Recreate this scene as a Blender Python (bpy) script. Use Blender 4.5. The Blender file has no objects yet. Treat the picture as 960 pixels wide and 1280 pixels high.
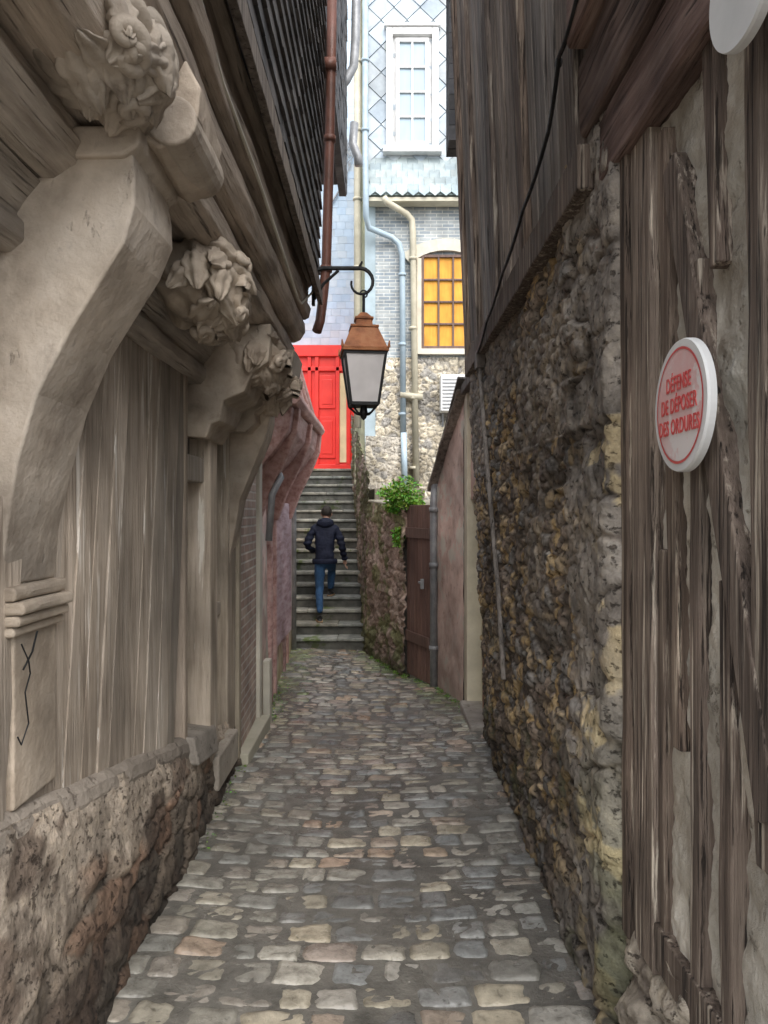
import bpy, math, random
from mathutils import Vector, Matrix, noise
random.seed(7)
R=random.random
def U(a,b): return a+(b-a)*random.random()
def lerp(a,b,t): return a+(b-a)*t
def interp(pts,t):
    if t<=pts[0][0]: return pts[0][1:]
    for a,b in zip(pts,pts[1:]):
        if t<=b[0]:
            k=(t-a[0])/(b[0]-a[0]); return tuple(lerp(p,q,k) for p,q in zip(a[1:],b[1:]))
    return pts[-1][1:]
def N(x,y,z,s=1.0): return noise.noise(Vector((x*s,y*s,z*s)))
def F(x,y,z,s=1.0,o=4): return noise.fractal(Vector((x*s,y*s,z*s)),0.9,2.0,o)
def sm(a,b,t):
    t=max(0,min(1,(t-a)/(b-a))); return t*t*(3-2*t)
def mixc(a,b,t): return tuple(lerp(p,q,t) for p,q in zip(a,b))
def zg(y): return -(y-2.3)*0.05 if y>0 else 0.115

# ---------------- materials ----------------
def mat(name,cols,scale=(1,1,1),ns=6,rough=.8,bump=.3,bs=40,stain=.35,stain_s=1.2,usecol=True,metal=0,
        patch=None,patch_s=3,patch_t=.6,patch_scale=None,rough_var=0,bdist=.01,spec=.4,distort=0,gain=1.0,pw=.04,
        crack=0,crack_scale=(1,1,1),crack_s=20,crack_t=.42,crack_c=(.05,.04,.03)):
    m=bpy.data.materials.new(name); m.use_nodes=True
    nt=m.node_tree; n=nt.nodes; l=nt.links; b=n['Principled BSDF']
    tc=n.new('ShaderNodeTexCoord'); mp=n.new('ShaderNodeMapping'); mp.inputs['Scale'].default_value=scale
    l.new(tc.outputs['Object'],mp.inputs[0])
    no=n.new('ShaderNodeTexNoise'); no.inputs['Scale'].default_value=ns; no.inputs['Detail'].default_value=9; no.inputs['Roughness'].default_value=.62
    no.inputs['Distortion'].default_value=distort
    l.new(mp.outputs[0],no.inputs['Vector'])
    cr=n.new('ShaderNodeValToRGB'); e=cr.color_ramp.elements
    k=len(cols)
    while len(e)<k: e.new(.5)
    for i,c in enumerate(cols):
        e[i].position=.3+.4*i/max(1,k-1); e[i].color=(*[v*gain for v in c],1)
    l.new(no.outputs[0],cr.inputs[0]); out=cr.outputs[0]
    def mx(kind,fac,a,bb):
        x=n.new('ShaderNodeMix'); x.data_type='RGBA'; x.blend_type=kind
        if isinstance(fac,float) or isinstance(fac,int): x.inputs[0].default_value=fac
        else: l.new(fac,x.inputs[0])
        for inp,v in ((x.inputs[6],a),(x.inputs[7],bb)):
            if isinstance(v,tuple): inp.default_value=(*v,1)
            else: l.new(v,inp)
        return x.outputs[2]
    if patch:
        mp2=n.new('ShaderNodeMapping'); mp2.inputs['Scale'].default_value=patch_scale or scale; l.new(tc.outputs['Object'],mp2.inputs[0])
        n2=n.new('ShaderNodeTexNoise'); n2.inputs['Scale'].default_value=patch_s; n2.inputs['Detail'].default_value=8; n2.inputs['Roughness'].default_value=.65
        l.new(mp2.outputs[0],n2.inputs['Vector'])
        r2=n.new('ShaderNodeMapRange'); r2.inputs[1].default_value=patch_t; r2.inputs[2].default_value=patch_t+pw
        l.new(n2.outputs[0],r2.inputs[0]); out=mx('MIX',r2.outputs[0],out,patch)
    crk=None
    if crack:
        mp3=n.new('ShaderNodeMapping'); mp3.inputs['Scale'].default_value=crack_scale; l.new(tc.outputs['Object'],mp3.inputs[0])
        n6=n.new('ShaderNodeTexNoise'); n6.inputs['Scale'].default_value=crack_s; n6.inputs['Detail'].default_value=6; n6.inputs['Roughness'].default_value=.7
        l.new(mp3.outputs[0],n6.inputs['Vector'])
        r6=n.new('ShaderNodeMapRange'); r6.inputs[1].default_value=crack_t; r6.inputs[2].default_value=crack_t-.07; r6.inputs[3].default_value=0; r6.inputs[4].default_value=crack
        l.new(n6.outputs[0],r6.inputs[0]); out=mx('MIX',r6.outputs[0],out,crack_c); crk=r6.outputs[0]
    if stain:
        n3=n.new('ShaderNodeTexNoise'); n3.inputs['Scale'].default_value=stain_s; n3.inputs['Detail'].default_value=6
        l.new(tc.outputs['Object'],n3.inputs['Vector'])
        r3=n.new('ShaderNodeMapRange'); r3.inputs[1].default_value=.3; r3.inputs[2].default_value=.7; r3.inputs[3].default_value=1-stain; r3.inputs[4].default_value=1+stain*.4
        l.new(n3.outputs[0],r3.inputs[0])
        cc=n.new('ShaderNodeCombineColor')
        for i in range(3): l.new(r3.outputs[0],cc.inputs[i])
        out=mx('MULTIPLY',1.0,out,cc.outputs[0])
    if usecol:
        at=n.new('ShaderNodeAttribute'); at.attribute_name='Col'
        out=mx('MULTIPLY',1.0,out,at.outputs[0])
    l.new(out,b.inputs['Base Color'])
    b.inputs['Metallic'].default_value=metal; b.inputs['Specular IOR Level'].default_value=spec
    if rough_var:
        n4=n.new('ShaderNodeTexNoise'); n4.inputs['Scale'].default_value=2.2; n4.inputs['Detail'].default_value=5; l.new(tc.outputs['Object'],n4.inputs['Vector'])
        r4=n.new('ShaderNodeMapRange'); r4.inputs[1].default_value=.35; r4.inputs[2].default_value=.65; r4.inputs[3].default_value=rough-rough_var; r4.inputs[4].default_value=rough+rough_var
        l.new(n4.outputs[0],r4.inputs[0]); l.new(r4.outputs[0],b.inputs['Roughness'])
    else: b.inputs['Roughness'].default_value=rough
    if bump:
        n5=n.new('ShaderNodeTexNoise'); n5.inputs['Scale'].default_value=bs; n5.inputs['Detail'].default_value=8; n5.inputs['Roughness'].default_value=.65
        l.new(mp.outputs[0],n5.inputs['Vector'])
        ad=n.new('ShaderNodeMath'); ad.operation='ADD'; l.new(n5.outputs[0],ad.inputs[0]); l.new(no.outputs[0],ad.inputs[1]); h=ad.outputs[0]
        if crk is not None:
            sb=n.new('ShaderNodeMath'); sb.operation='SUBTRACT'; l.new(h,sb.inputs[0]); l.new(crk,sb.inputs[1]); h=sb.outputs[0]
        bp=n.new('ShaderNodeBump'); bp.inputs['Strength'].default_value=bump; bp.inputs['Distance'].default_value=bdist
        l.new(h,bp.inputs['Height']); l.new(bp.outputs[0],b.inputs['Normal'])
    return m

M={}
M['cobble']=mat('cobble_stone',[(.48,.465,.43),(.88,.865,.82),(1.12,1.10,1.05)],ns=18,rough=.27,rough_var=.16,bump=.7,bs=75,stain=.45,stain_s=1.8,bdist=.006,spec=.8,crack=.5,crack_s=45,crack_t=.40,crack_c=(.25,.24,.22))
M['mortar']=mat('joint_mud',[(.11,.105,.09),(.25,.235,.205)],ns=10,rough=.3,rough_var=.2,bump=.8,bs=60,usecol=False,spec=.7)
M['stone']=mat('rubble_stone',[(.55,.52,.48),(1.0,.98,.95),(1.35,1.3,1.2)],ns=18,rough=.85,bump=1,bs=45,stain=.4,stain_s=1.4,bdist=.014,gain=1.15,crack=.85,crack_s=24,crack_t=.43,crack_c=(.28,.24,.21),crack_scale=(1,1,1.6))
M['paintwood']=mat('old_painted_wood',[(.28,.235,.19),(.51,.445,.37),(.62,.555,.48)],scale=(9,9,.7),ns=2.2,rough=.75,bump=.8,bs=9,stain=.5,stain_s=1.7,patch=(.80,.77,.71),patch_s=1.3,patch_t=.60,patch_scale=(14,14,.8),bdist=.012,crack=.7,crack_scale=(30,30,.9),crack_s=2.0,crack_t=.37,crack_c=(.16,.125,.10))
M['paintbeam']=mat('painted_oak_carving',[(.34,.28,.22),(.56,.48,.39),(.68,.60,.505)],ns=5,rough=.72,bump=.7,bs=28,stain=.5,stain_s=2.2,bdist=.010,patch=(.33,.27,.215),patch_s=5,patch_t=.62,pw=.12,crack=.6,crack_s=14,crack_t=.37,crack_c=(.2,.16,.13),crack_scale=(1,1,.5))
M['soffit']=mat('painted_oak_beam',[(.27,.225,.185),(.47,.405,.34),(.57,.495,.42)],scale=(8,.8,8),ns=2.4,rough=.75,bump=.9,bs=9,stain=.55,stain_s=2,bdist=.014,crack=.75,crack_scale=(30,.9,30),crack_s=2.0,crack_t=.40,crack_c=(.12,.095,.08))
M['darkwood']=mat('weathered_dark_oak',[(.10,.08,.066),(.235,.19,.16),(.42,.36,.305)],scale=(14,14,.5),ns=2.2,rough=.85,bump=1,bs=8,stain=.4,stain_s=2.5,patch=(.68,.62,.53),patch_s=1.6,patch_t=.56,patch_scale=(24,24,.9),bdist=.012,pw=.08,crack=.95,crack_scale=(38,38,.9),crack_s=2.0,crack_t=.44,crack_c=(.045,.035,.03))
M['greywood']=mat('weathered_grey_boards',[(.13,.115,.10),(.31,.275,.245),(.47,.425,.385)],scale=(12,12,.5),ns=2,rough=.85,bump=1,bs=8,stain=.45,bdist=.012,crack=.9,crack_scale=(30,30,.8),crack_s=2.0,crack_t=.42,crack_c=(.05,.042,.037))
M['redbeam']=mat('reddish_oak_beam',[(.09,.055,.045),(.22,.15,.125),(.35,.265,.225)],scale=(14,.7,14),ns=2.4,rough=.75,bump=1,bs=8,stain=.5,stain_s=3,bdist=.012,crack=.9,crack_scale=(34,.9,34),crack_s=2.0,crack_t=.42,crack_c=(.04,.03,.025))
M['plaster']=mat('old_lime_plaster',[(.50,.44,.36),(.72,.67,.58),(.82,.79,.71)],ns=7,rough=.9,bump=.9,bs=30,stain=.35,stain_s=3,patch=(.34,.27,.20),patch_s=3.4,patch_t=.58,pw=.08,bdist=.015,crack=.7,crack_s=9,crack_t=.40,crack_c=(.30,.24,.18))
M['slate']=mat('dark_slate',[(.045,.045,.048),(.13,.125,.125)],ns=6,rough=.7,bump=.4,bs=25)
M['slatelight']=mat('pale_blue_slate',[(.38,.44,.49),(.54,.61,.66)],ns=5,rough=.6,bump=.3,bs=20,stain=.3,stain_s=.9,patch=(.38,.41,.33),patch_s=1.1,patch_t=.64)
M['blueslate']=mat('bluish_slate_hanging',[(.44,.55,.66),(.58,.69,.78)],ns=3,rough=.6,bump=.2,stain=.15)
M['red']=mat('red_paint',[(.70,.025,.02),(.82,.05,.035)],ns=3,rough=.4,bump=.05,stain=.12)
M['pink']=mat('faded_pink_plaster',[(.50,.36,.31),(.66,.51,.45),(.74,.62,.56)],ns=5,rough=.85,bump=.5,bs=30,stain=.4,patch=(.62,.58,.51),patch_s=2.5,patch_t=.55,crack=.5,crack_s=10,crack_t=.40,crack_c=(.3,.2,.17))
M['pinkwood']=mat('faded_red_wood',[(.33,.17,.145),(.55,.34,.30),(.66,.47,.42)],scale=(6,1,6),ns=3,rough=.75,bump=.5,bs=15,stain=.4,stain_s=2)
M['copper']=mat('rusty_copper',[(.16,.055,.02),(.45,.17,.065),(.55,.26,.12)],ns=9,rough=.6,bump=.4,bs=50,metal=.1)
M['brownpipe']=mat('brown_painted_pipe',[(.11,.05,.035),(.21,.09,.065)],ns=7,rough=.5,bump=.1)
M['iron']=mat('black_iron',[(.012,.013,.014),(.035,.035,.035)],ns=20,rough=.5,bump=.2,stain=0,usecol=False,metal=.4)
M['bluepipe']=mat('blue_grey_pipe',[(.32,.42,.49),(.44,.54,.60)],ns=6,rough=.5,bump=.1,usecol=False)
M['beigepipe']=mat('beige_pipe',[(.50,.46,.34),(.64,.60,.47)],ns=6,rough=.5,bump=.1,usecol=False)
M['greypipe']=mat('zinc_pipe',[(.24,.25,.26),(.44,.45,.46)],ns=8,rough=.45,bump=.1,usecol=False,metal=.2)
M['white']=mat('white_paint',[(.72,.73,.72),(.82,.82,.81)],ns=4,rough=.5,bump=.08,stain=.15,stain_s=5)
M['yellow']=mat('ochre_curtain',[(.66,.29,.035),(.82,.42,.06)],scale=(8,1,1),ns=2,rough=.7,bump=.1,stain=.25,stain_s=3,usecol=False)
M['cream']=mat('cream_render',[(.55,.52,.43),(.72,.68,.58)],ns=4,rough=.85,bump=.3,stain=.25)
M['concrete']=mat('cement_render',[(.33,.30,.26),(.53,.485,.43)],ns=6,rough=.85,bump=.8,stain=.45,bdist=.014,crack=.7,crack_s=14,crack_t=.41,crack_c=(.17,.14,.12))
M['steps']=mat('worn_steps',[(.10,.10,.085),(.24,.24,.21),(.36,.35,.30)],ns=7,rough=.5,rough_var=.15,bump=.6,bs=35,stain=.35,patch=(.12,.15,.06),patch_s=2.6,patch_t=.58)
M['brownwood']=mat('brown_door_wood',[(.10,.06,.048),(.19,.12,.095)],scale=(8,8,.8),ns=3,rough=.6,bump=.4,bs=10)
M['orangewood']=mat('varnished_wood',[(.24,.13,.06),(.38,.23,.12)],scale=(8,8,.8),ns=3,rough=.5,bump=.2,bs=10)
M['ground']=mat('ground_earth',[(.15,.13,.11),(.25,.23,.2)],ns=1,rough=.95,bump=.2,usecol=False)
M['dark']=mat('light_block_backing',[(.08,.07,.06),(.13,.115,.10)],ns=2,rough=.95,bump=0,usecol=False)  # plain dark coat for the backing boxes added behind walls to block light
M['leaf']=mat('leaf_green',[(.5,.6,.4),(1,1,1)],ns=12,rough=.55,bump=.1,stain=.2)
M['denim']=mat('blue_denim',[(.02,.06,.14),(.04,.11,.23)],ns=20,rough=.85,bump=.4,bs=90,stain=.2,stain_s=5,usecol=False,bdist=.004)
M['jacket']=mat('navy_jacket',[(.006,.009,.022),(.012,.016,.036)],ns=12,rough=.7,bump=.6,bs=25,stain=.2,stain_s=6,usecol=False,bdist=.02,spec=.25)
M['skin']=mat('skin',[(.42,.25,.18),(.5,.31,.23)],ns=12,rough=.55,bump=.1,stain=0,usecol=False)
M['hair']=mat('dark_hair',[(.01,.008,.006),(.025,.018,.013)],scale=(30,30,5),ns=3,rough=.6,bump=.8,bs=10,stain=0,usecol=False)
M['shoe']=mat('dark_shoe',[(.015,.015,.017),(.04,.04,.04)],ns=12,rough=.6,bump=.1,stain=0,usecol=False)
M['sole']=mat('tan_sole',[(.30,.2,.12),(.4,.28,.17)],ns=12,rough=.7,bump=.1,stain=0,usecol=False)
M['signred']=mat('faded_sign_red',[(.62,.06,.06),(.70,.14,.13)],ns=9,rough=.4,bump=0,stain=.1,usecol=False)
M['signpink']=mat('faded_sign_pink',[(.80,.70,.68),(.74,.36,.35)],ns=5,rough=.35,bump=0,stain=.1,usecol=False,patch=(.82,.78,.76),patch_s=7,patch_t=.5)
def glassm(name,c,rough=.15):
    m=bpy.data.materials.new(name); m.use_nodes=True; b=m.node_tree.nodes['Principled BSDF']
    nt=m.node_tree; no=nt.nodes.new('ShaderNodeTexNoise'); no.inputs['Scale'].default_value=3
    cr=nt.nodes.new('ShaderNodeValToRGB'); cr.color_ramp.elements[0].color=(*[v*.8 for v in c],1); cr.color_ramp.elements[1].color=(*[min(1,v*1.15) for v in c],1)
    nt.links.new(no.outputs[0],cr.inputs[0]); nt.links.new(cr.outputs[0],b.inputs['Base Color']); b.inputs['Roughness'].default_value=rough
    return m
M['glass']=glassm('window_glass',(.34,.46,.54),.08)
M['milk']=glassm('milky_glass',(.74,.71,.70),.25)
def brickm(name,c1,c2,mo,sw=.22,sh=.065,axis='x'):
    m=bpy.data.materials.new(name); m.use_nodes=True; nt=m.node_tree; n=nt.nodes; l=nt.links; b=n['Principled BSDF']
    tc=n.new('ShaderNodeTexCoord'); sx=n.new('ShaderNodeSeparateXYZ'); cx=n.new('ShaderNodeCombineXYZ')
    l.new(tc.outputs['Object'],sx.inputs[0]); l.new(sx.outputs[0 if axis=='x' else 1],cx.inputs[0]); l.new(sx.outputs[2],cx.inputs[1])
    br=n.new('ShaderNodeTexBrick'); l.new(cx.outputs[0],br.inputs['Vector'])
    br.inputs['Color1'].default_value=(*c1,1); br.inputs['Color2'].default_value=(*c2,1); br.inputs['Mortar'].default_value=(*mo,1)
    br.inputs['Scale'].default_value=1; br.inputs['Brick Width'].default_value=sw; br.inputs['Row Height'].default_value=sh; br.inputs['Mortar Size'].default_value=.009; br.inputs['Mortar Smooth'].default_value=.3
    no=n.new('ShaderNodeTexNoise'); no.inputs['Scale'].default_value=3; no.inputs['Detail'].default_value=8; l.new(tc.outputs['Object'],no.inputs['Vector'])
    mr=n.new('ShaderNodeMapRange'); mr.inputs[1].default_value=.3; mr.inputs[2].default_value=.7; mr.inputs[3].default_value=.6; mr.inputs[4].default_value=1.25; l.new(no.outputs[0],mr.inputs[0])
    vm=n.new('ShaderNodeVectorMath'); vm.operation='SCALE'; l.new(br.outputs[0],vm.inputs[0]); l.new(mr.outputs[0],vm.inputs['Scale'])
    l.new(vm.outputs[0],b.inputs['Base Color']); b.inputs['Roughness'].default_value=.85
    bp=n.new('ShaderNodeBump'); bp.invert=True; bp.inputs['Strength'].default_value=.7; bp.inputs['Distance'].default_value=.01
    l.new(br.outputs['Fac'],bp.inputs['Height']); l.new(bp.outputs[0],b.inputs['Normal'])
    return m
M['brickgrey']=brickm('grey_blue_brick',(.26,.31,.35),(.42,.45,.45),(.62,.63,.60))
M['brickred']=brickm('old_red_brick',(.40,.28,.23),(.50,.40,.33),(.60,.55,.49),axis='y')

# ---------------- mesh builder ----------------
def empty(name):
    o=bpy.data.objects.new(name,None); bpy.context.collection.objects.link(o); return o
class MB:
    def __init__(s): s.v=[]; s.f=[]; s.c=[]; s.m=[]
    def add(s,vs,fs,col=(1,1,1),mi=0):
        o=len(s.v); s.v+= [tuple(p) for p in vs]
        for k,f in enumerate(fs):
            s.f.append(tuple(i+o for i in f)); s.c.append(col[k] if isinstance(col,list) else col); s.m.append(mi)
    def hexa(s,p,col=(1,1,1),mi=0):
        s.add(p,[(0,3,2,1),(4,5,6,7),(0,1,5,4),(1,2,6,5),(2,3,7,6),(3,0,4,7)],col,mi)
    def box(s,x0,x1,y0,y1,z0,z1,col=(1,1,1),mi=0):
        s.hexa([(x0,y0,z0),(x1,y0,z0),(x1,y1,z0),(x0,y1,z0),(x0,y0,z1),(x1,y0,z1),(x1,y1,z1),(x0,y1,z1)],col,mi)
    def beam(s,a,b,side,w,t,col=(1,1,1),mi=0,w2=None,wob=0):
        a=Vector(a); b=Vector(b); L_=(b-a).length; d=(b-a).normalized(); sd=Vector(side); sd=(sd-d*sd.dot(d)).normalized(); n=d.cross(sd)
        w2=w2 or w
        if not wob:
            P=[a-sd*w/2-n*t/2,a+sd*w/2-n*t/2,a+sd*w/2+n*t/2,a-sd*w/2+n*t/2,b-sd*w2/2-n*t/2,b+sd*w2/2-n*t/2,b+sd*w2/2+n*t/2,b-sd*w2/2+n*t/2]
            s.hexa(P,col,mi); return
        K=max(3,int(L_/.1)); vs=[]
        for i in range(K+1):
            k=i/K; c=a+(b-a)*k; ww=lerp(w,w2,k); q=c.x*3+c.y*7
            o1=wob*N(c.z*4,c.y*4,q); o2=wob*N(c.z*4+9,c.y*4,q+3); o3=wob*.3*N(c.z*3,c.y*3,q+7)
            vs+=[c-sd*(ww/2+o1)-n*t/2,c+sd*(ww/2+o2)-n*t/2,c+sd*(ww/2+o2)+n*(t/2+o3),c-sd*(ww/2+o1)+n*(t/2+o3)]
        fs=[(0,3,2,1),(4*K,4*K+1,4*K+2,4*K+3)]
        for i in range(K):
            for j in range(4): fs.append((i*4+j,i*4+(j+1)%4,i*4+4+(j+1)%4,i*4+4+j))
        s.add(vs,fs,col,mi)
    def prism(s,prof,y0,y1,col=(1,1,1),mi=0,ny=1,jit=0):
        n=len(prof); vs=[]
        for k in range(ny+1):
            y=lerp(y0,y1,k/ny)
            for i,(x,z) in enumerate(prof):
                vs.append((x+jit*N(x*3,y*2.5,z*3+i),y,z+jit*N(x*3+9,y*2.5,z*3)))
        fs=[]
        for k in range(ny):
            for i in range(n):
                j=(i+1)%n; fs.append((k*n+i,k*n+j,(k+1)*n+j,(k+1)*n+i))
        fs.append(tuple(range(n-1,-1,-1))); fs.append(tuple(ny*n+i for i in range(n)))
        s.add(vs,fs,col,mi)
    def tube(s,path,r,seg=10,col=(1,1,1),mi=0,cap=True):
        P=[Vector(p) for p in path]; n=len(P); vs=[]; up=Vector((.13,.31,1)).normalized()
        rr=r if isinstance(r,(list,tuple)) else [r]*n
        prev=None
        for i,p in enumerate(P):
            d=(P[min(i+1,n-1)]-P[max(i-1,0)]).normalized()
            u=prev if prev is not None else (up if abs(up.dot(d))<.9 else Vector((1,0,0)))
            u=(u-d*u.dot(d)).normalized(); prev=u; w=d.cross(u)
            for k in range(seg):
                a=2*math.pi*k/seg; vs.append(p+(u*math.cos(a)+w*math.sin(a))*rr[i])
        fs=[]
        for i in range(n-1):
            for k in range(seg):
                j=(k+1)%seg; fs.append((i*seg+k,i*seg+j,(i+1)*seg+j,(i+1)*seg+k))
        if cap: fs.append(tuple(range(seg-1,-1,-1))); fs.append(tuple((n-1)*seg+k for k in range(seg)))
        s.add(vs,fs,col,mi)
    def obj(s,name,mats,parent=None,bevel=0,smooth=False,seg=2):
        me=bpy.data.meshes.new(name); me.from_pydata(s.v,[],s.f)
        ca=me.color_attributes.new('Col','FLOAT_COLOR','CORNER')
        for p in me.polygons:
            c=s.c[p.index]
            for li in p.loop_indices: ca.data[li].color=(c[0],c[1],c[2],1)
            p.material_index=s.m[p.index]; p.use_smooth=smooth
        for m in (mats if isinstance(mats,list) else [mats]): me.materials.append(m)
        o=bpy.data.objects.new(name,me); bpy.context.collection.objects.link(o)
        if parent: o.parent=parent
        if bevel:
            b=o.modifiers.new('bevel','BEVEL'); b.width=bevel; b.segments=seg; b.limit_method='ANGLE'; b.angle_limit=.6
        return o
def tint(v=.12,base=(1,1,1),w=.05):
    k=1+U(-v,v); h=U(-w,w); return (base[0]*(k+h),base[1]*k,base[2]*(k-h))

def gridsurf(name,cols,nu,nv,fn,material,parent=None,side=1,ts=None):
    vs=[];cl=[]
    S0=cols[0][0];S1=cols[-1][0]
    for i in range(nu+1):
        s=lerp(S0,S1,i/nu); e=interp(cols,s); e2=interp(cols,min(S1,s+.02)); e1=interp(cols,max(S0,s-.02))
        t=Vector((e2[1]-e1[1],e2[0]-e1[0],0)).normalized(); n=Vector((t.y,-t.x,0))*side
        for j in range(nv+1):
            k=j/nv; p=Vector((lerp(e[1],e[4],k),lerp(e[0],e[3],k),lerp(e[2],e[5],k)))
            d,c=fn(s,p); vs.append(p+n*d); cl.append(c)
    me=bpy.data.meshes.new(name); fs=[]
    for i in range(nu):
        for j in range(nv):
            a=i*(nv+1)+j; q=(a,a+nv+1,a+nv+2,a+1)
            fs.append(q if side>0 else q[::-1])
    me.from_pydata([tuple(v) for v in vs],[],fs)
    ca=me.color_attributes.new('Col','FLOAT_COLOR','POINT')
    for i,c in enumerate(cl): ca.data[i].color=(max(0,c[0]),max(0,c[1]),max(0,c[2]),1)
    for p in me.polygons: p.use_smooth=True
    me.materials.append(material); o=bpy.data.objects.new(name,me); bpy.context.collection.objects.link(o)
    if parent: o.parent=parent
    return o
def rubble(a,b,sa,sb,seed=0,wob=.25):
    wx=wob*N(a*3,b*3,seed)+wob*.6*N(a*11,b*11,seed+2); wz=wob*N(a*3+7,b*3,seed)+wob*.6*N(a*11+5,b*11,seed)
    d,p=noise.voronoi(Vector((a*sa+wx,b*sb+wz,seed*3.3)))
    e=d[1]-d[0]; h=p[0]
    r1=(math.sin(h.x*127.1+h.y*311.7+h.z*74)*43758.5)%1; r2=(math.sin(h.x*269.5+h.y*183.3+h.z*17)*24634.6)%1
    return e,r1,r2

# ---------------- ground + cobbles ----------------
g=MB(); g.add([(-200,-200,-.9),(200,-200,-.9),(200,300,-.9),(-200,300,-.9)],[(0,1,2,3)]); g.obj('ground',M['ground'])
XL=[(-1.5,-.92),(0,-.9),(2.3,-.885),(3.1,-.88),(4.3,-.95),(5,-.98),(6.3,-1.03),(11.2,-1.37)]
XR=[(-1.5,.66),(2.3,.66),(3,.70),(4,.735),(5,.74),(6,.82),(7.1,.76),(8.1,.57),(8.7,.28),(9.3,.1),(10.8,-.25),(11.2,-.27)]
xl=lambda y: interp(XL,y)[0]
xr=lambda y: interp(XR,y)[0]
path=MB()
def camber(x,y): return -.02*math.cos((x-.0)*2.2)+.02*N(x*1.5,y*1.5,3)
ys=[-1.5+.1*i for i in range(128)]
vs=[];fs=[]
for i,y in enumerate(ys):
    for k in range(13):
        x=lerp(xl(y)-.12,xr(y)+.12,k/12); vs.append((x,y,zg(y)+.002+camber(x,y)))
for i in range(len(ys)-1):
    for k in range(12):
        a=i*13+k; fs.append((a,a+1,a+14,a+13))
path.add(vs,fs,(1,1,1),1)
pal=[(.40,.39,.355),(.52,.475,.385),(.46,.44,.39),(.35,.36,.36),(.50,.42,.35),(.31,.32,.32),(.56,.505,.40),(.41,.39,.355),(.46,.395,.35),(.54,.51,.45),(.27,.27,.265)]
y=-1.3; G=9
while y<11.05:
    rd=U(.112,.148); x=xl(y)-.03-U(0,.1)
    while x<xr(y)+.02:
        w=U(.11,.225); cx=x+w/2; cy=y+rd/2+.026*N(cx*1.5,y*.8,1.7)+.010*math.sin(cx*3)
        hw=w/2-.0035; hd=rd/2-.0035-U(0,.004); h=U(.012,.024); tx=U(-.09,.09); ty=U(-.09,.09)
        base=random.choice(pal); edge=min(cx-xl(y),xr(y)-cx)
        c=tint(.15,base,.014)
        if y>5.2 and edge<.30 and R()<.75: c=mixc(c,(.20,.28,.09),U(.3,.85)*sm(5.2,8,y))
        if cx<-.45 and y<6 : c=mixc(c,(.33,.33,.30),.55)
        if cx>.45 and y<5 : c=mixc(c,(.32,.325,.31),.4)
        if R()<.05: c=mixc(c,(.60,.40,.26),.5)
        vs=[];fs=[]; rot=U(-.07,.07); sd=R()*50; ex=U(5,10)
        for i in range(G+1):
            for j in range(G+1):
                u=math.sin(math.pi/2*(-1+2*i/G)); v=math.sin(math.pi/2*(-1+2*j/G))
                uu=u*math.sqrt(1-.08*v*v*v*v); vv=v*math.sqrt(1-.08*u*u*u*u)
                kx=1+.13*N(u+sd,v,0); px=uu*hw*kx; py=vv*hd*(1+.13*N(v,u+sd,4))
                hh=max(0,(1-abs(u)**ex)*(1-abs(v)**ex))**.45
                px,py=px-rot*py,py+rot*px
                z=zg(cy+py)+camber(cx+px,cy+py)-.011+hh*(h+.010*N(u*1.6+sd,v*1.6,2)+.006*N(u*4+sd,v*4,2)+tx*px+ty*py)
                vs.append((cx+px,cy+py,z))
        for i in range(G):
            for j in range(G):
                a=i*(G+1)+j; fs.append((a,a+G+1,a+G+2,a+1))
        path.add(vs,fs,c,0); x+=w
    y+=rd
path.obj('cobblestone_path',[M['cobble'],M['mortar']],smooth=True)

# ---------------- stairs ----------------
st=MB()
sxl=lambda y: interp([(11,-1.40),(16,-1.84)],y)[0]
sxr=lambda y: interp([(11,-.25),(16,-.68)],y)[0]
for k in range(17):
    y0=11+.283*k; z1=-.434+.173*(k+1); c=tint(.15)
    xs=[sxl(y0),*sorted([U(sxl(y0)+.25,sxr(y0)-.25)]),sxr(y0)]
    for a,b in zip(xs,xs[1:]):
        cc=tint(.12,c)
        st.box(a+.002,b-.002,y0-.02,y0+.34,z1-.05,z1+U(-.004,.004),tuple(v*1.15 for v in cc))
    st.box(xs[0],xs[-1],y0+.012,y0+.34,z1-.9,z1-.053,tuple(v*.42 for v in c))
st.box(-4,-.6,15.95,24,1.8,2.52)
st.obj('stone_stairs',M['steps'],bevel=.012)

# ---------------- LEFT: old timber-framed building ----------------
L=empty('jettied_timber_building')
tz=lambda y: interp([(.5,.97),(1.74,.82),(3.1,.57),(4.3,.33),(5.12,.22)],y)[0]
def fl(s,p):
    e,r1,r2=rubble(p.y,p.z,4.5,9,1,.3); z=p.z-zg(p.y); low=1-sm(.30,.46,z+.16*F(p.y,p.z,0,3)); low*=sm(1.2,2.2,p.y)*.95
    low=max(low,.0)
    d=low*(.016*sm(.0,.25,e)+.022*(r1-.5))+.022*F(p.y,p.z,1,2.4)+.007*F(p.y,p.z,5,14)-.015*low
    c=mixc((.50,.43,.355),mixc((.13,.11,.09),(.30,.24,.185),r1),low)
    if r2>.8: c=mixc(c,(.36,.22,.15),low*.7)
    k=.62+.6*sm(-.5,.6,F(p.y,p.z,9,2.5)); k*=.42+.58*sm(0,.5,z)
    br=sm(.05,.3,F(p.y*1.2,p.z*2,14,2.2)-.25*abs(z-.45)+.1*sm(3.6,2.2,p.y)); c=mixc(c,(.15,.11,.085),br*.8)
    top=sm(.10,.0,tz(p.y)-p.z); d+=-.02*top
    return d,tuple(v*k for v in c)
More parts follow.
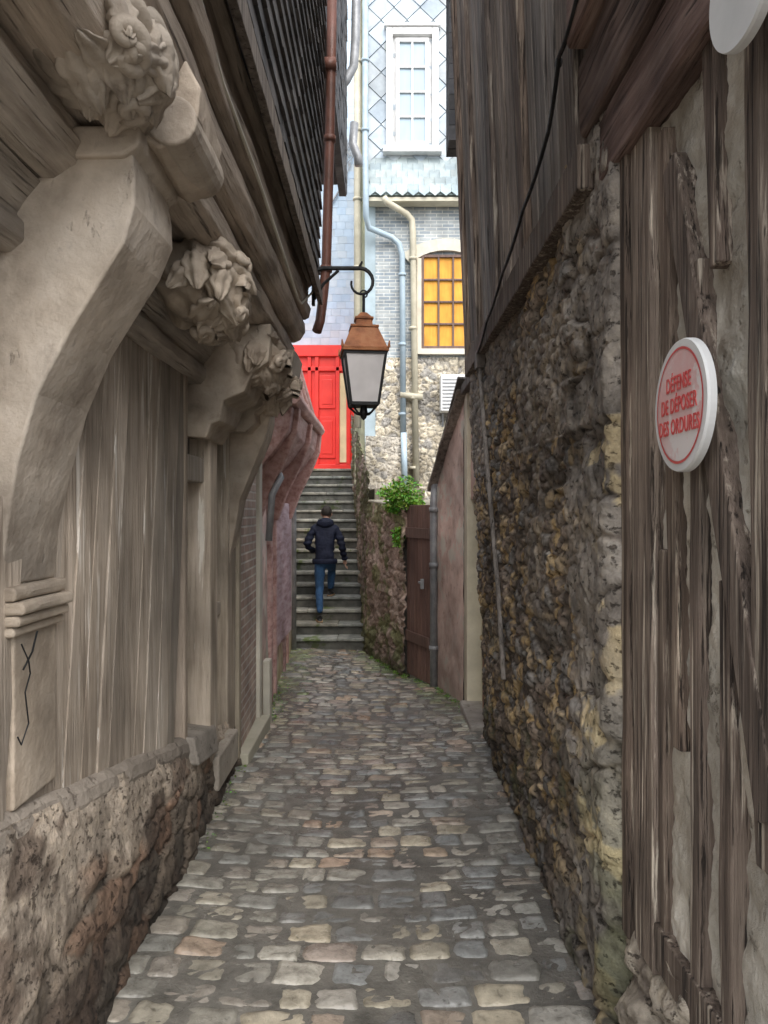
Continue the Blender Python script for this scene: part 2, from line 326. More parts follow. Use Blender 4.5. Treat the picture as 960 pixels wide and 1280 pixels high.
gridsurf('plinth_stonework',[(0,.5,-.88,0,.5,-.95,.97),(1.24,1.74,-.86,-.05,1.74,-.95,.82),(2.6,3.1,-.87,-.1,3.1,-.97,.57),(3.8,4.3,-.94,-.15,4.3,-.99,.33),(4.6,5.12,-.98,-.2,5.12,-1.0,.22)],260,110,fl,M['stone'],L,side=1)
b=MB()
vs=[];fs=[];K=60
for i in range(K+1):
    y=lerp(.6,3.72,i/K); o=.014*N(y*3,0,1)+.008*N(y*11,0,1); o2=.02*N(y*3,5,1)
    vs+=[(-1.15,y,tz(y)-.10),(-.985+o,y,tz(y)-.10+o2),(-.968+o,y,tz(y)-.04+o2),(-.976+o,y,tz(y)+.0+o2),(-1.0,y,tz(y)+.03),(-1.15,y,tz(y)+.03)]
for i in range(K):
    for j in range(6): fs.append((i*6+j,i*6+(j+1)%6,i*6+6+(j+1)%6,i*6+6+j))
fs.append((0,1,2,3,4,5)[::-1]); fs.append(tuple(K*6+j for j in range(6)))
b.add(vs,fs,(.95,.9,.85))
b.hexa([(-1.2,3.72,.33),(-.92,3.72,.33),(-.93,4.2,.25),(-1.2,4.2,.25),(-1.2,3.72,.50),(-.95,3.72,.47),(-.95,4.2,.40),(-1.2,4.2,.43)],(1.1,1.08,1.05))
b.box(-1.2,-.93,4.2,4.75,.02,.22,(1.0,.97,.92))
b.obj('sill_beam',M['concrete'],L,bevel=.012)
b=MB(); y=.6
while y<3.74:
    w=U(.10,.17); xx=-1.0+U(-.009,.009); top=2.34
    yb=y-.22; yt=y+.04; c=tint(.13,(1,.97,.94),.02)
    if 2.9<y: c=tuple(v*.84 for v in c)
    if R()<.2: c=tuple(v*.75 for v in c)
    b.hexa([(xx-.03,yb,tz(yb)-.05),(xx,yb,tz(yb)-.05),(xx+U(-.006,.006),yb+w-.003,tz(yb)-.05),(xx-.03,yb+w-.003,tz(yb)-.05),
            (xx-.03,yt,top),(xx+.0,yt,top),(xx+U(-.006,.006),yt+w-.003,top),(xx-.03,yt+w-.003,top)],c)
    y+=w
b.obj('vertical_boards',M['paintwood'],L,bevel=.003)
b=MB()
b.box(-4,-1.045,.5,3.72,0,4.2); b.box(-4,-1.3,3.72,5.0,-.3,4.2); b.box(-4,-1.31,5.0,9,-.8,2.2)
b.obj('light_block_mass',M['dark'],L)  # unseen backing boxes added so sky light does not leak through gaps
b=MB()
b.box(-1.16,-1.12,3.76,4.1,.45,1.75)
b.box(-1.12,-1.10,3.78,3.9,.5,1.7); b.box(-1.12,-1.10,3.94,4.08,.5,1.7)
b.obj('door_leaf',M['orangewood'],L,bevel=.004)
b=MB()
b.box(-1.16,-.99,3.70,3.76,.4,2.3,(.75,.7,.66)); b.box(-1.2,-1.0,3.76,4.14,1.76,1.9,(.8,.8,.8)); b.box(-1.2,-1.08,3.76,4.14,1.9,2.3,(.3,.3,.3))  # last box: panel above the door tinted dark for the recess shade
b.hexa([(-1.15,4.12,.2),(-.96,4.12,.2),(-.96,4.30,.2),(-1.15,4.30,.2),(-1.15,4.2,2.2),(-.98,4.2,2.2),(-.98,4.38,2.2),(-1.15,4.38,2.2)],(1,.97,.92))
b.hexa([(-1.2,4.75,.15),(-1.0,4.75,.15),(-1.0,5.0,.15),(-1.2,5.0,.15),(-1.2,4.75,2.2),(-.99,4.75,2.2),(-.99,5.0,2.2),(-1.2,5.0,2.2)],(.8,.77,.72))
b.box(-1.22,-1.10,4.3,4.75,.2,.95,(.4,.37,.34)); b.box(-1.22,-1.04,4.3,4.75,.95,1.03,(.9,.9,.9))
b.box(-1.22,-1.14,4.3,4.75,1.03,2.2,(.15,.14,.13))  # near-black sheet, shade of the recess put into its colour
b.obj('door_posts_and_recess_shade',M['paintwood'],L,bevel=.01)
b=MB()
profs=[[(-1.1,2.28),(-.97,2.28),(-.94,2.31),(-.94,2.36),(-.96,2.38),(-.93,2.42),(-.90,2.47),(-1.1,2.47)],
 [(-1.1,2.475),(-.86,2.475),(-.80,2.51),(-.78,2.56),(-.80,2.59),(-.80,2.62),(-1.1,2.62)],
 [(-1.1,2.625),(-.76,2.625),(-.72,2.60),(-.66,2.60),(-.61,2.64),(-.60,2.70),(-.63,2.73),(-1.1,2.73)],
 [(-1.1,2.735),(-.60,2.735),(-.56,2.75),(-.53,2.80),(-.53,2.86),(-.55,2.88),(-1.1,2.88)],
 [(-1.1,2.885),(-.53,2.885),(-.50,2.90),(-.49,2.96),(-.51,3.0),(-.51,3.10),(-.48,3.12),(-.48,3.15),(-1.1,3.15)]]
for i,p in enumerate(profs): b.prism(p,.5,5.0,tint(.1,(1,.98,.95)),ny=40,jit=.015)
b.obj('jetty_bressummer',M['soffit'],L,bevel=.006)
b=MB()
b.hexa([(-1.1,.6,3.152),(-.455,.6,3.152),(-.455,5.0,3.152),(-1.1,5.0,3.152),(-1.1,.6,5.3),(-.40,.6,5.3),(-.40,5.0,5.3),(-1.1,5.0,5.3)],(.6,.6,.6))
z=3.10
while z<5.3:
    y=.6+U(0,.1); xx=lerp(-.45,-.395,(z-3.15)/2.15)
    while y<5.02:
        w=U(.13,.17); o=U(0,.006)
        b.hexa([(xx-.01,y,z-U(0,.015)),(xx+.012+o,y,z),(xx+.012+o,y+w-.002,z),(xx-.01,y+w-.002,z),(xx-.01,y,z+.17),(xx-.002,y,z+.17),(xx-.002,y+w-.002,z+.17),(xx-.01,y+w-.002,z+.17)],tint(.35,(1.05,1,.95)))
        y+=w
    z+=.115
b.obj('slate_cladding',M['slate'],L)
b=MB(); b.beam((-.43,.6,3.13),(-.43,5.03,3.05),(0,0,1),.10,.03,(.8,.75,.7),wob=.01); b.obj('fascia_board',M['greywood'],L,bevel=.004)
def console(b,y0,y1,sc=1,zoff=0,c=(1,1,1)):
    outer=[(-1.0,1.40),(-.985,1.55),(-.955,1.72),(-.90,1.9),(-.82,2.06),(-.74,2.19),(-.68,2.3),(-.65,2.40),(-.645,2.48)]
    P=[(-1.12,1.40)]+outer+[(-.66,2.60),(-1.12,2.60)]
    P=[(x if x<-1.1 else -1.0+(x+1.0)*sc,z+zoff) for x,z in P]
    b.prism(P,y0,y1,c,ny=5,jit=.018)
b=MB()
console(b,1.94,2.26)
b.box(-1.1,-.985,1.98,2.24,.80,1.30,(.95,.92,.88))
for z0,z1,x in ((1.27,1.295,-.972),(1.297,1.325,-.958),(1.327,1.36,-.945),(1.362,1.40,-.968)): b.prism([(-1.1,z0),(x,z0),(x+.006,(z0+z1)/2),(x,z1),(-1.1,z1)],1.95,2.26,(1,.97,.93),ny=4,jit=.012)
sp=[(-1.1,2.602),(-.66,2.602),(-.60,2.56),(-.54,2.58),(-.505,2.64),(-.50,2.72),(-.53,2.80),(-.56,2.86),(-1.1,2.86)]
b.prism(sp,1.98,2.30,(1.03,1,.97),ny=5,jit=.025)
b.prism([(-1.1,2.52),(-.68,2.52),(-.63,2.55),(-.63,2.6),(-1.1,2.6)],1.92,2.28,(1,1,1),ny=3,jit=.015)
b.tube([(-.565,1.97,2.64),(-.565,2.32,2.64)],.068,20)
console(b,4.78,5.02,.75,-.22,(.85,.83,.8))
b.prism([(-1.1,2.1),(-.86,2.1),(-.80,2.16),(-.80,2.22),(-.74,2.26),(-.72,2.34),(-.62,2.38),(-.58,2.46),(-.55,2.6),(-1.1,2.6)],4.6,5.03,(.8,.78,.75),ny=5,jit=.02)
b.prism([(-1.1,2.0),(-.95,2.0),(-.92,2.08),(-.86,2.1),(-.84,2.2),(-.74,2.24),(-.70,2.34),(-.62,2.4),(-.6,2.6),(-1.1,2.6)],3.95,4.4,(.85,.83,.8),ny=5,jit=.025)
b.obj('carved_consoles',M['paintbeam'],L,bevel=.014,seg=3)
def carving(name,center,rad,seed,nleaf=16,zdir=-1,col=(1,1,1)):
    rnd=random.Random(seed); b=MB(); C=Vector(center); rx,ry,rz=rad
    NS=72; vs=[];fs=[]
    for i in range(NS+1):
        th=math.pi*i/NS
        for j in range(NS):
            ph=2*math.pi*j/NS; d=Vector((math.sin(th)*math.cos(ph),math.sin(th)*math.sin(ph),math.cos(th)))
            r=.86+.07*math.sin(9*ph+4*math.cos(th)+5*N(d.x,d.y,d.z+seed,1.2))*math.sin(th)+.09*N(d.x,d.y,d.z+seed,2.5)
            vs.append(C+Vector((d.x*rx,d.y*ry,d.z*rz))*r)
    for i in range(NS):
        for j in range(NS): fs.append((i*NS+j,(i+1)*NS+j,(i+1)*NS+(j+1)%NS,i*NS+(j+1)%NS))
    b.add(vs,fs,col)
    def surf(d,k):
        d=d.normalized(); k+=.07*N(d.x,d.y,d.z+seed,3)+.03*N(d.x,d.y,d.z+seed,9); return C+Vector((d.x*rx,d.y*ry,d.z*rz))*k
    for q in range(nleaf):
        a=rnd.uniform(-1.5,1.5); e=rnd.uniform(-1.1,.7)
        d0=Vector((math.cos(a)*math.cos(e),math.sin(a)*math.cos(e),math.sin(e)))
        tdir=Vector((rnd.uniform(-.3,.3),rnd.uniform(-1,1),zdir*rnd.uniform(.3,1.0))); tdir=(tdir-d0*tdir.dot(d0)).normalized()
        sd=d0.cross(tdir); ln=rnd.uniform(.7,1.15); wd=rnd.uniform(.22,.36); KU,KV=16,12; vs=[];fs=[]
        for i in range(KU+1):
            u=i/KU
            lob=.75+.25*abs(math.sin(u*math.pi*3.5)); ww=wd*math.sin(math.pi*min(1,.12+u*.86))**.6*lob
            lift=.90+.18*math.sin(u*2.2)+ (.14*(u-.7)/.3 if u>.7 else 0)
            for j in range(KV+1):
                v=-1+2*j/KV
                dd=d0+tdir*(u-.35)*ln+sd*v*ww
                k=lift-.10*abs(v)**1.5+.05*math.cos(v*9)*(1-abs(v)*.5)-(.05 if abs(v)<.12 else 0)
                if abs(v)==1 or i in (0,): k-=.25
                vs.append(surf(dd,k))
        for i in range(KU):
            for j in range(KV): p=i*(KV+1)+j; fs.append((p,p+1,p+KV+2,p+KV+1))
        b.add(vs,fs,col)
        if q%5==0:
            pts=[];rr=[]
            for i in range(26):
                t=i/25; an=t*7.5; r_=.22*(1-t*.85); dd=d0+tdir*(.62*ln+r_*math.cos(an))+sd*(r_*math.sin(an)); pts.append(surf(dd,1.02+.10*t)); rr.append(.020*(1-t*.5)*(rx/.17))
            b.tube(pts,rr,10,col)
    return b.obj(name,M['paintbeam'],L,smooth=True)
carving('carved_figure',(-.70,1.78,2.72),(.20,.26,.15),3,22)
carving('carved_figure_mid',(-.73,2.98,2.50),(.19,.34,.20),11,22,-1,(.88,.86,.83))
carving('carved_figure_far',(-.75,4.25,2.47),(.21,.36,.20),23,18,-1,(.78,.75,.72))
carving('carved_figure_end',(-.74,4.82,2.42),(.18,.22,.18),31,14,-1,(.7,.67,.64))
b=MB(); b.tube([(-.46,1.5,3.35),(-.5,1.9,3.02),(-.50,2.3,2.93),(-.49,2.9,2.9),(-.475,3.5,2.82),(-.485,4.2,2.80),(-.50,4.5,2.86),(-.46,4.75,3.0),(-.44,4.9,3.15)],.007,6); b.obj('cable',M['cream'],L)
b=MB(); b.tube([(-.96,1.97,1.25),(-.955,2.0,1.20),(-.965,2.03,1.16),(-.955,1.98,1.12),(-.96,2.01,1.03),(-.965,1.98,.98),(-.96,1.95,1.01)],.0022,6); b.tube([(-.96,2.06,1.27),(-.955,2.02,1.22),(-.96,1.98,1.18)],.003,6); b.obj('wall_hook',M['iron'],L)

b=MB(); b.tube([(-.36,5.15,5.2),(-.365,5.15,4.7),(-.375,5.15,4.2),(-.40,5.15,3.3),(-.42,5.15,3.1),(-.44,5.13,2.92),(-.46,5.1,2.84)],.034,14)
b.box(-.42,-.33,5.10,5.2,4.65,4.72); b.tube([(-.375,5.15,4.2),(-.376,5.15,4.16)],.043,14); b.tube([(-.40,5.15,3.3),(-.402,5.15,3.26)],.043,14)
b.obj('brown_downpipe',M['brownpipe'],smooth=True)
E=empty('slate_eaves_house')
b=MB(); b.box(-3,-.44,5.35,8.3,5.25,7.6,(.7,.7,.7))
z=5.2
while z<7.6:
    y=5.33
    while y<8.3:
        b.box(-.45,-.425+U(0,.012),y,y+.15,z,z+.12,tint(.4)); y+=.156
    x=-1.2
    while x<-.45:
        b.box(x,x+.15,5.325+U(0,.01),5.36,z,z+.12,tint(.4)); x+=.156
    z+=.124
b.obj('slate_cladding',M['slate'],E)
b=MB(); b.box(-.5,-.42,5.3,8.3,5.12,5.2); b.obj('eave_board',M['slate'],E)
b=MB(); b.box(-3,-1.42,9,10.9,-.8,5.0,(.75,.75,.8)); b.obj('rear_wall',M['cream'],E)
b=MB(); b.tube([(-.30,8.35,8.2),(-.32,8.35,6.9),(-.34,8.35,6.6),(-.42,8.35,6.45),(-.5,8.35,6.35)],.05,12); b.tube([(-.35,8.8,6.2),(-.37,8.8,5.95),(-.31,8.8,5.8),(-.30,8.8,5.7)],.05,12); b.obj('gutter_pipe',M['greypipe'],E,smooth=True)

# ---------------- brick strip + pink house, left ----------------
P=empty('pink_jettied_house')
b=MB()
b.hexa([(-1.32,5.12,-.3),(-1.0,5.12,-.3),(-1.03,6.0,-.3),(-1.32,6.0,-.3),(-1.32,5.12,2.4),(-1.0,5.12,2.4),(-1.03,6.0,2.4),(-1.32,6.0,2.4)])
b.obj('brick_pier',M['brickred'],P,bevel=.01)
b=MB(); b.box(-1.3,-1.0,6.0,6.12,-.4,2.1,(1,1,1)); b.box(-1.3,-.93,5.1,6.1,-.4,-.06,(.8,.8,.75)); b.box(-1.02,-.96,6.25,6.38,-.4,.35); b.box(-1.05,-.985,5.06,5.14,-.2,1.9,(.55,.5,.45)); b.obj('pier_edging',M['cream'],P,bevel=.01)
def fp(s,p):
    z=p.z-zg(p.y); c=mixc((.75,.8,.55),(1,1,1),sm(.1,.7,z+.3*F(p.y,p.z,0,3)))
    k=.8+.3*sm(-.4,.4,F(p.y,p.z,6,4))
    return .012*F(p.y,p.z,0,5),tuple(v*k for v in c)
gridsurf('pink_wall',[(0,6.12,-1.04,-.3,6.12,-1.08,2.4),(2,8,-1.15,-.4,8,-1.18,2.4),(5,11.02,-1.36,-.5,11.02,-1.38,2.6),(8,16,-1.84,-.4,16,-1.86,3.6)],90,40,fp,M['pink'],P,side=1)
b=MB()
b.prism([(-1.3,1.95),(-1.08,1.95),(-.92,2.12),(-.80,2.3),(-.77,2.5),(-1.3,2.5)],6.3,8.8,(.8,.8,.8),ny=6,jit=.01)
b.prism([(-1.3,2.505),(-.74,2.505),(-.70,2.55),(-.72,2.62),(-1.3,2.62)],6.25,8.85,(1.1,1.1,1.1),ny=6,jit=.006)
for yy in (6.5,7.6,8.7): b.prism([(-1.2,1.5),(-1.08,1.52),(-.98,1.8),(-.84,2.08),(-.75,2.3),(-.73,2.5),(-1.2,2.5)],yy-.06,yy+.06,(.95,.92,.9))
for yy in (6.3,6.9,7.6,8.2,8.75): b.beam((-.8,yy,2.6),(-1.0,yy,3.3),(0,1,0),.12,.05)
b.obj('jetty_timbers',M['pinkwood'],P,bevel=.012)
b=MB(); b.hexa([(-2,6.3,2.6),(-.82,6.3,2.6),(-.82,8.8,2.6),(-2,8.8,2.6),(-2,6.3,3.3),(-1.02,6.3,3.3),(-1.02,8.8,3.3),(-2,8.8,3.3)]); b.obj('upper_wall',M['pink'],P)
b=MB()
for yy in (7.1,7.55,8.9,9.5): b.box(-1.3,interp([(6.12,-1.02),(8,-1.12),(11,-1.33)],yy)[0],yy,yy+.1,-.4,1.7,tint(.1))
b.box(-1.3,-1.1,7.65,8.85,.2,1.7,(.95,1.1,1.3)); b.obj('shutter_posts',M['pinkwood'],P,bevel=.01)
b=MB(); b.tube([(-1.30,10.75,-.45),(-1.30,10.75,1.75),(-1.22,10.6,1.95)],.035,12); b.tube([(-1.0,6.45,1.35),(-.97,6.45,1.75),(-.90,6.5,1.9),(-.98,6.7,2.0)],.03,10); b.obj('downpipe',M['greypipe'],P,smooth=True)

# ---------------- RIGHT: stone wall + timber ----------------
RT=empty('half_timbered_stone_house')
def fr(s,p):
    y,z=p.y,p.z
    q=1-sm(2.55,2.95,y+.25*N(y*2,z*3,4)+.12*(1 if (z*3.1)%1>.5 else -1))
    e,r1,r2=rubble(y,z,6.0,12.5,2,.35)
    e2,q1,q2=rubble(y*.9,z,2.6,4.2,5,.3)
    f1=F(y,z,2,2.2); f2=F(y,z,7,9); rg=1-2*abs(N(y*12,z*20,3)); rg2=N(y*30,z*44,6)
    stone=.018*sm(0,.28,e)+.022*(r1-.5)+.010*f2+.006*rg+.004*rg2
    quo=.018*sm(0,.10,e2)+.024*(q1-.5)+.016*F(y,z,3,6)+.005*rg+.003*rg2
    d=lerp(stone,quo,q)+.025*f1
    cs=mixc((.12,.10,.086),(.31,.25,.20),r1)
    if r2>.82: cs=(.48,.38,.25)
    if r2<.25: cs=(.27,.26,.25)
    cs=mixc((.20,.17,.14),cs,sm(.0,.2,e))
    cs=mixc(cs,(.07,.06,.052),.7*sm(.0,.5,rg2+.4*rg-.2))
    cs=mixc(cs,(.58,.42,.20),.6*sm(.20,.36,F(y,z,44,7)))
    cq=mixc((.26,.235,.21),(.41,.38,.345),q1)
    cq=mixc((.17,.145,.125),cq,sm(.0,.08,e2))
    cq=mixc(cq,(.12,.105,.09),.65*sm(.1,.5,F(y,z,33,5)))
    if z<1.9 : cq=mixc(cq,(.70,.58,.36),.85*sm(.16,.3,F(y,z,12,6))*sm(2.8,2.4,y))
    c=mixc(cs,cq,q)
    sooty=sm(-.05,.45,F(y,z,20,1.3)); c=tuple(v*lerp(1.2,.55,sooty) for v in c)
    rr=sm(.05,.3,F(y*.7,z*.5,31,1.6)+(.35 if z>1.9 else -.22)); c=mixc(c,mixc((.22,.20,.18),(.36,.325,.285),sm(-.4,.4,f2)),rr*.75); d=lerp(d,d*.5+.015,rr*.85)
    gm=sm(.1,.4,F(y,z,50,2))*sm(1.3,.2,z-zg(y)); c=mixc(c,(.18,.20,.10),gm*.5)
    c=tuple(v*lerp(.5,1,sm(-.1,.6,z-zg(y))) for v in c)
    ed=sm(2.29,2.17,y); d=lerp(d,-.08,ed)
    return d,c
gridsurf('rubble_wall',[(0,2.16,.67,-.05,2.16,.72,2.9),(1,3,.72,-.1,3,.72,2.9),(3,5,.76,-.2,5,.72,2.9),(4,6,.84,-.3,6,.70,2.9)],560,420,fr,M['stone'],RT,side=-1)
b=MB(); y=2.45
while y<6.05:
    w=U(.07,.2); dk=R(); xb=.69+U(-.01,.012); xt=.55+U(-.01,.012)
    c=tint(.2,(1,.96,.92) if dk>.3 else (.62,.58,.55)); zt=6.2; yt=y
    b.beam(((xb+.03),y+w/2,2.72+U(-.04,.04)),((xt+.03),y+w/2,zt),(0,1,0),w-.003,.06,c,wob=.006); y+=w
b.obj('upper_boards',M['greywood'],RT,bevel=.004)
b=MB()
b.box(.81,4,.9,6.05,-.1,2.9); b.hexa([(.76,2.4,2.85),(4,2.4,2.85),(4,6.0,2.85),(.76,6.0,2.85),(.65,2.4,6.2),(4,2.4,4.2),(4,6.0,4.2),(.65,6.0,6.2)])
b.obj('light_block_mass',M['dark'],RT)  # backing volume added behind the right facade to stop light leaks
b=MB()
for yy in (2.6,3.5,4.4,5.3,5.95):
    b.beam((.71,yy,2.7),(.565,yy,6.2),(0,1,0),.14,.10,tint(.2,(.8,.74,.69)),wob=.008)
b.beam((.70,2.5,2.76),(.70,6.0,2.76),(0,0,1),.15,.10,(.75,.7,.65),wob=.012)
b.obj('upper_studs',M['darkwood'],RT,bevel=.008)
b=MB(); z=4.6
while z<6.2:
    for yy in (6.0,6.15): b.box(.525,.62,yy,yy+.14,z,z+.12,tint(.4))
    z+=.124
b.obj('slate_corner',M['slate'],RT)
b=MB()
def fpl(s,p):
    k=.85+.3*N(p.y,p.z,4,4)
    return .016*F(p.y,p.z,3,3)+.008*F(p.y,p.z,8,15),(k,k*.99,k*.97)
gridsurf('plaster_infill',[(0,.8,.765,.3,.8,.765,2.9),(2,2.25,.765,.3,2.25,.765,2.9)],130,200,fpl,M['plaster'],RT,side=-1)
def tb(y0,z0,y1,z1,w,c=(1,1,1),x=.775,t=.07,w2=None): b.beam((x,y0,z0),(x,y1,z1),(0,1,0),w,t,c,0,w2,wob=.014)
tb(2.08,.35,2.12,2.72,.15,tint(.05,(1.4,1.35,1.28)),.76)
tb(2.20,.35,2.23,2.72,.055,(.7,.63,.57),.748)
tb(1.88,1.0,1.99,2.62,.055,tint(.1,(.9,.85,.8)),.772)
tb(1.43,1.0,1.92,2.50,.085,(.85,.8,.76),.768)
tb(1.66,2.15,1.70,2.68,.055,(.8,.74,.70),.770)
tb(1.45,.9,1.50,2.7,.07,(.9,.85,.8),.773)
tb(1.76,.38,1.78,2.2,.06,(1.0,.95,.9),.774)
tb(1.60,.38,1.62,1.45,.055,(.9,.84,.79),.774)
tb(1.98,.38,1.99,1.5,.04,(.8,.74,.68),.774)
tb(1.36,.38,1.36,2.7,.05,(.95,.9,.85),.775)
for k in range(4):
    yy=.80+k*.15; tb(yy,.3,yy,2.7,.07,tint(.3),.775)
b.beam((.775,.85,.43),(.775,2.16,.43),(0,0,1),.12,.09,(.85,.8,.75),wob=.015)
b.obj('timber_studs',M['darkwood'],RT,bevel=.005)
b=MB()
b.prism([(.70,2.66),(.80,2.66),(.80,2.86),(.69,2.86)],.8,2.50,(1.0,.95,.95),ny=24,jit=.02)
b.prism([(.665,2.87),(.80,2.87),(.80,3.12),(.655,3.12)],.8,2.60,(.8,.8,.8),ny=24,jit=.02)
b.prism([(.61,3.13),(.80,3.13),(.80,3.5),(.60,3.5)],.8,2.46,(1.3,1.25,1.2),ny=24,jit=.02)
b.obj('horizontal_beams',M['redbeam'],RT,bevel=.015)
def fb(s,p):
    e,r1,r2=rubble(p.y,p.z,3.2,4.5,8)
    return .05*sm(0,.35,e)+.05*F(p.y,p.z,2,4)+.012*F(p.y,p.z,2,18), tuple(v*(.7+.5*r1) for v in mixc((.18,.15,.125),(.48,.43,.36),sm(0,.15,e)))
gridsurf('base_stones',[(0,.6,.74,-.05,.6,.80,.5),(1.7,2.3,.70,-.05,2.3,.76,.42)],160,80,fb,M['stone'],RT,side=-1)
b=MB(); b.tube([(.665,5.2,2.65),(.68,4.9,1.9),(.70,4.55,1.1),(.70,4.35,.62)],.014,8); b.box(.64,.70,5.14,5.26,2.6,2.72)
b.obj('conduit',M['greywood'],RT)
b=MB(); pts=[(.56,2.0,3.4),(.60,2.3,3.2),(.60,2.55,3.16),(.64,2.9,3.08),(.635,3.4,2.98),(.635,4.0,2.88),(.635,4.6,2.78),(.645,5.15,2.70)]
pp=[]
for a,c in zip(pts,pts[1:]):
    for k in range(4): t=k/4; pp.append(tuple(lerp(u,v,t)-(.02*math.sin(math.pi*t) if i==2 else 0) for i,(u,v) in enumerate(zip(a,c))))
pp.append(pts[-1]); b.tube(pp,.008,8)
b.tube([(.60,2.6,3.17),(.62,2.6,3.17)],.014,8); b.obj('cable',M['iron'],RT)

# ---------------- signs ----------------
def disc(b,x,cy,cz,r,th,mi=0,seg=64,r_in=None):
    vs=[];fs=[]
    if r_in is None:
        rings=[(r,0),(r,.7),(r*.985,1.0)]
        for rr,k in rings:
            for i in range(seg): a=2*math.pi*i/seg; vs.append((x-th*k,cy+rr*math.cos(a),cz+rr*math.sin(a)))
        for q in range(2):
            for i in range(seg): j=(i+1)%seg; fs.append((q*seg+i,q*seg+j,(q+1)*seg+j,(q+1)*seg+i))
        fs.append(tuple(2*seg+i for i in range(seg)))
    else:
        for rr in (r,r_in):
            for i in range(seg): a=2*math.pi*i/seg; vs.append((x,cy+rr*math.cos(a),cz+rr*math.sin(a)))
        for i in range(seg): j=(i+1)%seg; fs.append((i,j,seg+j,seg+i))
    b.add(vs,fs,(1,1,1),mi)
def text(s,x,cy,cz,size,parent,m,name,sx_=.8):
    cu=bpy.data.curves.new(name,'FONT'); cu.body=s; cu.size=size; cu.align_x='CENTER'; cu.align_y='CENTER'; cu.extrude=.0006; cu.offset=.0006; cu.space_character=1.05
    o=bpy.data.objects.new(name,cu); bpy.context.collection.objects.link(o); cu.materials.append(m)
    o.matrix_world=Matrix(((0,0,-1,x),(-1,0,0,cy),(0,1,0,cz),(0,0,0,1))) @ Matrix.Diagonal((sx_,1,1,1)); o.parent=parent; return o
SG=empty('round_warning_sign')
sx,sy,szz=.70,1.715,1.845
b=MB(); disc(b,sx,sy,szz,.153,.02,0); b.tube([(.70,1.715,1.845),(.76,1.715,1.845)],.05,12); b.obj('disc',M['white'],SG)
b=MB(); disc(b,sx-.0215,sy,szz,.134,0,0,r_in=.128); b.obj('red_ring',M['signred'],SG)
b=MB(); disc(b,sx-.0208,sy,szz,.127,0,0,r_in=.0005); b.obj('faded_face',M['signpink'],SG)
for i,t in enumerate(("DÉFENSE","DE DÉPOSER","DES ORDURES")): text(t,sx-.0225,sy,szz+.052-.05*i,.05,SG,M['signred'],'lettering_%d'%i,.70)
S2=empty('white_enamel_sign')
b=MB(); disc(b,.665,1.35,2.58,.128,.02,0); b.tube([(.665,1.35,2.58),(.76,1.35,2.58)],.04,12); b.obj('disc',M['white'],S2)
text("10",.643,1.35,2.60,.08,S2,M['iron'],'number',1.0)

# ---------------- right far ----------------
H=empty('pink_rendered_house')
def fh(s,p):
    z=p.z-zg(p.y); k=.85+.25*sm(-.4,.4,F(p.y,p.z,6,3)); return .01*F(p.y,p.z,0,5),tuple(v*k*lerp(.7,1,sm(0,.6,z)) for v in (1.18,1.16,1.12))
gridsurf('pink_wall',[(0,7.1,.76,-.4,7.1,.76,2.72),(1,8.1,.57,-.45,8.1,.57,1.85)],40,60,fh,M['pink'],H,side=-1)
b=MB()
b.hexa([(.90,6.05,-.4),(1.4,6.05,-.4),(1.4,7.1,-.4),(.90,7.1,-.4),(.90,6.05,2.7),(1.4,6.05,2.7),(1.4,7.1,2.7),(.90,7.1,2.7)],(1.1,1.08,1.0))
b.hexa([(.762,6.85,-.4),(.9,6.85,-.4),(.9,7.1,-.4),(.765,7.1,-.4),(.762,6.85,2.7),(.9,6.85,2.7),(.9,7.1,2.7),(.765,7.1,2.7)],(1.15,1.12,1.02))
b.obj('doorway_reveal',M['cream'],H,bevel=.006)
b=MB(); b.box(.80,.92,6.1,6.85,1.72,2.69,(1.1,1.0,.95)); b.obj('wall_over_door',M['pink'],H)
b=MB(); b.box(.86,.90,6.12,6.5,-.3,1.7,(1.3,.9,.8)); b.obj('door_leaf',M['orangewood'],H,bevel=.006)
b=MB(); b.box(.70,.95,6.05,6.9,-.35,-.14); b.obj('door_step',M['concrete'],H,bevel=.02)
b=MB(); b.hexa([(.80,7.05,-.5),(3,7.05,-.5),(3,8.1,-.5),(.62,8.1,-.5),(.80,7.05,2.65),(3,7.05,2.65),(3,8.1,1.80),(.62,8.1,1.80)]); b.obj('house_mass',M['dark'],H)
b=MB(); b.beam((.735,7.0,2.76),(.52,8.2,1.84),(1,0,0),.10,.05,(1.2,1.15,1.1),wob=.01); b.beam((.80,6.9,2.84),(.62,8.2,1.89),(1,0,0),.24,.03,(.7,.7,.7))
b.box(.72,1.2,6.1,7.0,2.70,2.78,(.6,.6,.6))
b.obj('roof_verge',M['greywood'],H,bevel=.008)
b=MB(); b.tube([(.56,8.12,1.95),(.54,8.08,1.7),(.54,8.06,-.4)],.042,12)
for z in (.1,1.0,1.6): b.tube([(.54,8.06,z),(.54,8.06,z+.05)],.052,12)
b.obj('downpipe',M['greypipe'],H,smooth=True)
b=MB(); a0=Vector((.27,8.75,0)); a1=Vector((.50,8.15,0)); d=(a1-a0)
for k in range(6):
    p=a0+d*(k/6); q=a0+d*((k+1)/6-.012)
    n=Vector((-d.y,d.x,0)).normalized()*.04
    if n.x>0: n=-n
    z0=zg(8.5)+.02; z1=1.68
    b.hexa([(p.x,p.y,z0),(q.x,q.y,z0),(q.x-n.x,q.y-n.y,z0),(p.x-n.x,p.y-n.y,z0),(p.x,p.y,z1),(q.x,q.y,z1),(q.x-n.x,q.y-n.y,z1),(p.x-n.x,p.y-n.y,z1)],tint(.2,(1.2,1.15,1.15)))
